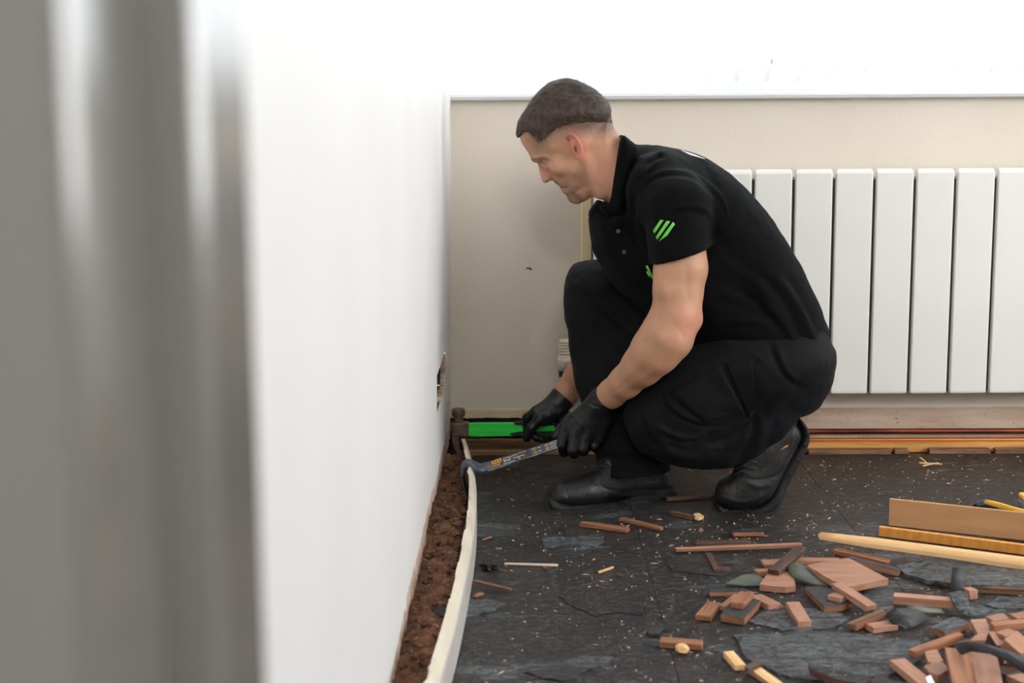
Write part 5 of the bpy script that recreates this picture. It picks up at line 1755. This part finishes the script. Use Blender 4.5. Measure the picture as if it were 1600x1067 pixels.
for v in bm.verts: v.co = v.co * (1 + .55 * math.sin(v.co.x * 330 + 1) * math.sin(v.co.y * 290) + brnd.uniform(-.12, .12)); v.co.z *= .45
p = U(763, 884, Z=.006)
setp(bm_obj('tar_clump', bm, mat('black_tar', srgb(14, 14, 15), 0.5), place=Matrix.Translation(p.tolist())), 'small black tar clump on the floor beside the skirting', 'tar clump')
for pp_, lb in (((851, 887), 'small brown crumb of wood under the whitish sliver'), ((969, 899), 'small reddish crumb right of the orange splinter')):
    p = U(*pp_, Z=.004); bm = bmesh.new(); bmesh.ops.create_icosphere(bm, subdivisions=1, radius=.006)
    for v in bm.verts: v.co *= brnd.uniform(.6, 1.2)
    setp(bm_obj('wood_crumb', bm, M_DARKW if pp_[0] > 900 else M_PARQO, place=Matrix.Translation(p.tolist())), lb, 'crumb')
block((935, 893), (958, 885), .006, .004, label='small orange splinter on bare floor right of the skirting', m=M_PALE, name='wood_splinter', cat='splinter', group=None)
block((754, 842), (768, 837), .006, .004, label='tiny orange chip beside the middle of the bowed skirting', m=M_PARQO, name='wood_chip', cat='chip', group=None)
block((742, 930), (754, 925), .010, .004, label='small tan chip below the leaning stick by the skirting', m=M_PARQO, name='wood_chip', cat='chip', group=None)

# --- loose pieces in front of the worker
block((1031, 998), (1098, 1003), .026, .011, label='lone brown block with a pale chip against it, nearest the left', m=M_PARQO)
bm = bmesh.new(); bmesh.ops.create_icosphere(bm, subdivisions=2, radius=.011)
for v in bm.verts: v.co = Vector((v.co.x * 1.2, v.co.y, v.co.z * .75)) * brnd.uniform(.85, 1.15)
p = U(1066, 1013, Z=.009)
setp(bm_obj('wood_chip', bm, M_PALE, place=Matrix.Translation(p.tolist())), 'pale lump of wood against the front of the lone block', 'chip')
sheet([(1010, 985), (1022, 980), (1046, 978), (1034, 984), (1030, 990), (1014, 990)], .006, .005, M_TAR, 'small black scrap behind the lone block at left')
block((1056, 855.5), (1254, 848.5), .013, .008, z=(.010, .016), label='long thin splintered lath lying across the floor', m=M_PARQ, name='splintered_lath', cat='lath', group=None, jit=.002)
block((1086, 846.5), (1172, 843.5), .018, .009, label='flat brown stick just behind the long thin lath', m=M_DARKW, name='wooden_stick', cat='stick', group=None)
block((1145, 829), (1193, 829), .022, .010, label='short block with dark top, on its own in front of the raised boot', m=M_PARQO, top=M_TAR)
block((1107, 863), (1121, 889), .012, .006, label='narrow dark sliver below the middle of the long thin lath', m=M_DARKW, name='wood_sliver', cat='splinter', group=None)
block((1122, 886), (1140, 889), .022, .004, label='dark flat chip touching the narrow dark sliver', m=M_DARKW, name='wood_chip', cat='chip', group=None)
block((1192, 878), (1244, 876), .034, .010, label='block under the upper half of the diagonal dark block', under=.0)
block((1243, 873), (1312, 873), .022, .009, label='thin block showing behind the large square parquet piece', m=M_PARQ)
block((1208, 890), (1250, 856), .024, .010, z=(.024, .031), label='diagonal dark block resting on two blocks under the lath end', m=M_DARKW)
block((1182, 891), (1203, 890), .022, .010, label='small block end at the left of the raw square piece', m=M_PARQ)
sheet([(1134, 911), (1160, 898), (1182, 896), (1196, 906), (1188, 914), (1160, 914)], .004, .003, M_GREENISH, 'thin triangular olive flake left of the raw square piece')
sheet([(1199, 896), (1238, 893), (1243, 915), (1228, 917), (1210, 916), (1187, 913)], .013, .012, M_PARQ, 'square parquet piece with a raw torn front edge', 'parquet_piece', 'wood block', GW)
curled([[(1231, 880, .022), (1232, 890, .020), (1238, 900, .016)], [(1246, 880, .028), (1248, 893, .023), (1252, 905, .017)], [(1262, 884, .026), (1266, 898, .021), (1270, 911, .015)], [(1280, 896, .018), (1288, 908, .014), (1295, 914, .012)]],
       .003, M_GREENISH, 'grey green curved sheet tucked under the large square parquet piece')
sheet([(1260.5, 883), (1292, 876.5), (1326, 871.5), (1388, 904), (1330, 916), (1302, 908)], [.030, .030, .030, .026, .024, .026], .012, M_PARQ, 'large square parquet piece, biggest flat brown panel in the heap', 'parquet_piece', 'wood block', GW)
sheet([(1258, 917), (1300, 914), (1332, 938), (1316, 946), (1288, 948)], .012, .011, M_PARQO, 'black topped tile wedged below the large square piece', 'parquet_piece', 'wood block', GW, top=M_TAR)
block((1308, 910), (1362, 945), .025, .011, z=(.034, .020), label='block slanting down off the corner of the large square piece')
block((1297, 927), (1318, 932), .022, .010, under=.012, label='short block under the slanting block beside the black topped tile', m=M_PARQ)
block((1397, 928), (1498, 936), .024, .016, under=.006, label='thick straight brown block lying level on curled bitumen')
block((1304, 856), (1390, 876), .022, .010, z=(.022, .012), label='brown block just under the splintered moulding end', m=M_PARQO)
block((1308, 866), (1326, 880), .014, .008, label='narrow block under the left end of the moulding', m=M_DARKW)
block((1328, 870), (1407, 890), .018, .012, z=(.026, .014), label='slim block with dark top right of the large square piece', top=M_TAR)
sheet([(1400, 884), (1450, 874), (1520, 880), (1640, 898), (1640, 922), (1560, 914), (1506, 913), (1450, 906), (1414, 896)], [.016, .020, .022, .022, .012, .014, .018, .012, .010], .008, M_SLATE, 'wide bluish slab of bitumen in front of the pale moulding', top=M_SLATE)
block((1508, 914), (1640, 921), .014, .012, under=0, label='dark edged wood strip under the wide bluish slab', m=M_OLDWOOD, name='wooden_strip', cat='strip', group=None)
block((1511, 917), (1522, 922), .018, .018, label='tan wood end at the left of the dark edged strip', m=M_PARQ)
curled([[(1488, 886, .050), (1486, 905, .030), (1484, 924, .010)], [(1498, 887, .050), (1498, 906, .028), (1500, 924, .008)], [(1509, 890, .046), (1508, 906, .028), (1510, 926, .006)]], .003, M_TAR, 'upright black flap against the wide bluish slab')
curled([[(1482, 926, .030), (1498, 955, .020), (1500, 958, .012)], [(1500, 922, .034), (1512, 950, .020), (1516, 962, .010)], [(1513, 928, .030), (1514, 948, .018), (1530, 961, .010)], [(1512, 945, .016), (1530, 952, .012), (1548, 953, .010)]], .003, M_SLATE, 'light grey folded sheet at the end of the thick block')
curled([[(1386, 956, .020), (1390, 968, .020), (1402, 977, .008)], [(1400, 950, .028), (1408, 962, .028), (1418, 981, .006)], [(1420, 950, .026), (1426, 964, .020), (1430, 978, .008)], [(1440, 953, .016), (1446, 960, .012), (1452, 968, .005)]], .003, M_TAR, 'crumpled black sheet in front of the thick block')
curled([[(1416, 944, .020), (1420, 952, .016)], [(1430, 946, .024), (1432, 955, .018)], [(1446, 948, .020), (1452, 956, .014)], [(1470, 951, .016), (1476, 957, .010)]], .002, M_GREENISH, 'ragged pale strip of sheet under the thick block')
block((1330, 975), (1383, 953), .020, .011, z=(.012, .020), label='dark ended block beside the crumpled black sheet', m=M_PARQO, top=M_OLDWOOD)
block((1358, 977), (1398, 972), .026, .011, label='clean light block left of the crumpled black sheet')
block((1465, 984), (1503, 967), .036, .012, z=(.014, .022), label='block with grey bitumen top near the heap', m=M_PARQO, top=M_SLATE)
block((1424, 1016), (1502, 988), .016, .013, z=(.018, .034), label='long orange stick sloping up into the heap', m=M_PARQO)
block((1228 + 10, 940), (1257, 971), .026, .011, label='single brown block lying clear of the two groups', m=M_PARQ)
# small group at left
block((1116, 940), (1099, 961), .028, .011, label='orange block at the left end of the small group', m=M_PARQO)
block((1107, 922), (1166, 921), .020, .010, label='long dark topped block at the back of the small group', m=M_PARQO, top=M_TAR)
block((1152, 928), (1129, 946), .012, .010, label='thin block squeezed between the orange block and its neighbour', m=M_PARQ)
sheet([(1143, 940), (1189, 937), (1163, 966), (1126, 960)], .014, .013, M_PARQO, 'black topped square tile at the front of the small group', 'parquet_piece', 'wood block', GW, top=M_TAR)
block((1167, 924), (1152, 942), .026, .011, under=.014, label='block lying on top of the black topped square tile', m=M_PARQO)
block((1180, 929), (1210, 943), .026, .011, label='block at the right end of the small group', m=M_PARQ)
# foreground flakes and pieces
sheet(ragged([(1146, 992), (1200, 990), (1290, 986), (1370, 992), (1436, 1000), (1440, 1030), (1380, 1060), (1300, 1062), (1215, 1052), (1168, 1030)]), .0022, .0032, M_SLATE, 'large smooth grey blue sheet lying flat in the foreground')
block((1138, 1017), (1157, 1038), .018, .010, label='light block end at the left edge of the grey blue sheet', m=M_PALE)
block((1176, 1040), (1225, 1075), .020, .010, label='pale block cut off by the frame below the grey blue sheet', m=M_PARQ, top=M_PALE)
sheet([(1164, 1041), (1186, 1028), (1192, 1036), (1170, 1046)], .016, .004, M_DARKW, 'small brown scrap on the pale block at the bottom edge')
sheet([(1263, 1034), (1300, 1044), (1362, 1058), (1346, 1068), (1310, 1062), (1266, 1044)], [.024, .022, .016, .014, .016, .020], .012, M_DARKW, 'dark topped slab at the bottom edge, left of the pale blocks', 'parquet_piece', 'wood block', GW, top=M_SLATE)
block((1362, 1060), (1420, 1072), .030, .012, label='dark topped slab cut off by the bottom edge', m=M_DARKW, top=M_SLATE)
block((1402, 1029), (1450, 1068), .028, .012, label='long clean block running to the bottom edge', m=M_PARQ, under=.006)
sheet([(1445, 1018), (1464, 1014), (1470, 1026), (1474, 1032), (1462, 1036), (1450, 1034)], .020, .011, M_PARQ, 'small angular block above the notched pale one', 'parquet_piece', 'wood block', GW)
sheet([(1444, 1040), (1460, 1034), (1474, 1035), (1483, 1046), (1466, 1055), (1452, 1050)], .022, .012, M_PARQ, 'notched pale block beside the long clean block', 'parquet_piece', 'wood block', GW)
block((1446, 1046), (1478, 1072), .014, .010, label='dark narrow block under the notched pale one', m=M_DARKW)
sheet([(1446, 1058), (1454, 1054), (1460, 1066), (1452, 1072)], .030, .004, M_LBLWHT, 'small white scrap beside the long clean block', 'paper_scrap', 'scrap', None)
# heap at the lower right
block((1497, 1012), (1512, 1072), .044, .012, z=(.052, .030), label='broad brown board end, widest piece in the heap', m=M_PARQO)
block((1536, 1016), (1548, 1074), .040, .012, z=(.050, .034), label='broad brown board right of the widest heap piece', m=M_PARQ)
curled([[(1490, 1006, .050), (1492, 1014, .050), (1496, 1022, .046)], [(1512, 1002, .068), (1514, 1008, .066), (1518, 1014, .062)], [(1540, 1006, .078), (1542, 1011, .075), (1546, 1018, .068)], [(1570, 1014, .076), (1572, 1021, .072), (1574, 1030, .066)], [(1600, 1026, .066), (1602, 1040, .060), (1604, 1052, .048)], [(1640, 1044, .056), (1642, 1058, .050), (1644, 1070, .04)]],
       .004, M_TAR, 'long arched black sheet over the heap', group=None)
sheet([(1516, 968), (1540, 966), (1549, 990), (1544, 1000), (1514, 1001), (1528, 990)], [.050, .050, .044, .040, .036, .042], .010, M_PARQ, 'bright pinkish bent piece at the top of the heap', 'parquet_piece', 'wood block', GW)
block((1546, 966), (1572, 961), .026, .011, z=(.040, .044), label='pinkish block behind the bright bent piece', m=M_PARQ)
block((1550, 974), (1610, 968), .020, .012, z=(.056, .060), label='level brown block across the heap at the frame edge', m=M_PARQO)
block((1582, 962), (1640, 952), .026, .012, z=(.040, .044), label='rear block of the heap cut off by the frame edge', m=M_PARQO)
block((1548, 986), (1562, 1008), .012, .034, z=(.062, .050), label='block standing on edge with a black face', m=M_TAR, top=M_PARQ)
block((1580, 992), (1606, 1014), .034, .030, z=(.068, .052), label='chunky tilted block at the frame edge of the heap', m=M_PARQ, roll=.3)
block((1532, 1002), (1550, 994), .030, .011, z=(.034, .036), label='pinkish block below the bright bent piece', m=M_PARQ)
block((1562, 990), (1584, 984), .024, .010, z=(.050, .052), label='small light block between the standing and tilted blocks', m=M_PARQ)
block((1570, 1002), (1590, 1030), .026, .012, z=(.040, .030), label='brown block deep in the heap below the tilted one', m=M_PARQO)
block((1520, 1000), (1500, 1006), .020, .010, z=(.030, .030), label='small brown block at the left foot of the heap', m=M_DARKW)
block((1585, 1060), (1630, 1052), .030, .012, z=(.030, .030), label='light block at the bottom right corner of the frame', m=M_PARQ)
block((1560, 1050), (1600, 1040), .030, .012, z=(.016, .016), label='dark block in shade under the arched black sheet', m=M_DARKW)
block((1592, 1036), (1640, 1046), .030, .012, z=(.018, .018), label='brown block half buried at the right frame edge', m=M_PARQO)
block((1500, 984), (1524, 974), .022, .010, label='dark block under the bright bent piece', m=M_DARKW)
block((1556, 1024), (1580, 1014), .028, .012, z=(.014, .014), label='brown block buried behind the broad boards', m=M_PARQ)
block((1478, 1000), (1512, 1003), .022, .010, label='block under the upper end of the sloping orange stick', m=M_DARKW)
# flakes stuck to the floor
for poly, m_, lb in (([(672, 948), (735, 934), (790, 943), (772, 953), (740, 962), (690, 962)], M_SLATE, 'grey flake partly under the skirting board'),
                     ([(846, 842), (880, 838), (936, 834), (944, 846), (930, 853), (850, 855)], M_SLATE, 'smooth grey flake in front of the flat boot'),
                     ([(870, 928), (900, 918), (950, 925), (1010, 930), (1004, 960), (930, 962), (890, 944)], M_BITUMEN, 'broad dark flake in the bare middle of the floor'),
                     ([(1040, 870), (1100, 864), (1160, 868), (1176, 884), (1120, 898), (1050, 892)], M_BITUMEN, 'broad dark flake under the narrow dark sliver'),
                     ([(1355, 918), (1392, 912), (1400, 930), (1396, 950), (1370, 956), (1340, 946)], M_SLATE, 'grey flake left of the thick brown block'),
                     ([(1200, 948), (1300, 952), (1330, 966), (1300, 980), (1220, 984), (1170, 970)], M_SLATE, 'grey flake under the single brown block'),
                     ([(830, 1010), (900, 1000), (960, 1012), (950, 1040), (880, 1064), (820, 1050)], M_BITUMEN, 'broad dark flake in the lower left foreground'),
                     ([(1560, 930), (1640, 934), (1640, 950), (1590, 950), (1540, 944)], M_SLATE, 'bluish flake in front of the wide slab, at the frame edge')):
    sheet(ragged(poly), .0014, .0024, m_, lb)
# splinters by the wall foot
for k, (a_, b_) in enumerate((((1436, 722), (1472, 724)), ((1438, 714), (1450, 724)), ((1442, 727), (1466, 722)))):
    block(a_, b_, .004, .003, label=['longest pale splinter on the floor edge under the radiator', 'upright pale splinter crossing the longest one', 'short pale splinter in front of the longest one'][k], m=M_PALE, name='wood_splinter', cat='splinter', group=None, z=(.012, .006))

# crumbs: dust and tiny chips nobody could count
cv, cf = [], []
NC = 1500
for k in range(NC):
    if k < 900: x, y = brnd.uniform(-.10, 1.35), brnd.uniform(2.15, 3.88)
    else: x, y = brnd.gauss(.62, .28), brnd.gauss(2.9, .35)
    if .03 < x < .68 and 3.3 < y < 3.53: continue
    if x > .76 and 2.86 < y < 3.34: continue
    if not (-.10 < x < 1.5 and 2.0 < y < 3.88): continue
    L_, w_, h_ = brnd.uniform(.0010, .0046), brnd.uniform(.0007, .0018), brnd.uniform(.0006, .0018)
    if brnd.random() < .08: L_ *= 2.4
    a_ = brnd.uniform(0, math.pi); c, s = math.cos(a_), math.sin(a_)
    i0 = len(cv)
    for sx_, sy_ in ((-1, -1), (1, -.7), (.8, 1), (-1, .8)):
        cv.append((x + (sx_ * L_ * c - sy_ * w_ * s), y + (sx_ * L_ * s + sy_ * w_ * c), -.001))
    cv.append((x, y, h_))
    cf += [(i0, i0 + 1, i0 + 4), (i0 + 1, i0 + 2, i0 + 4), (i0 + 2, i0 + 3, i0 + 4), (i0 + 3, i0, i0 + 4)]
me = bpy.data.meshes.new('wood_crumbs'); me.from_pydata(cv, [], cf)
setp(link('wood_crumbs', me, mat('pale_crumbs', srgb(188, 160, 130), 0.8, col2=srgb(110, 90, 74), nscale=30)), 'tiny pale wood crumbs scattered over the black floor', 'crumbs', kind='stuff')
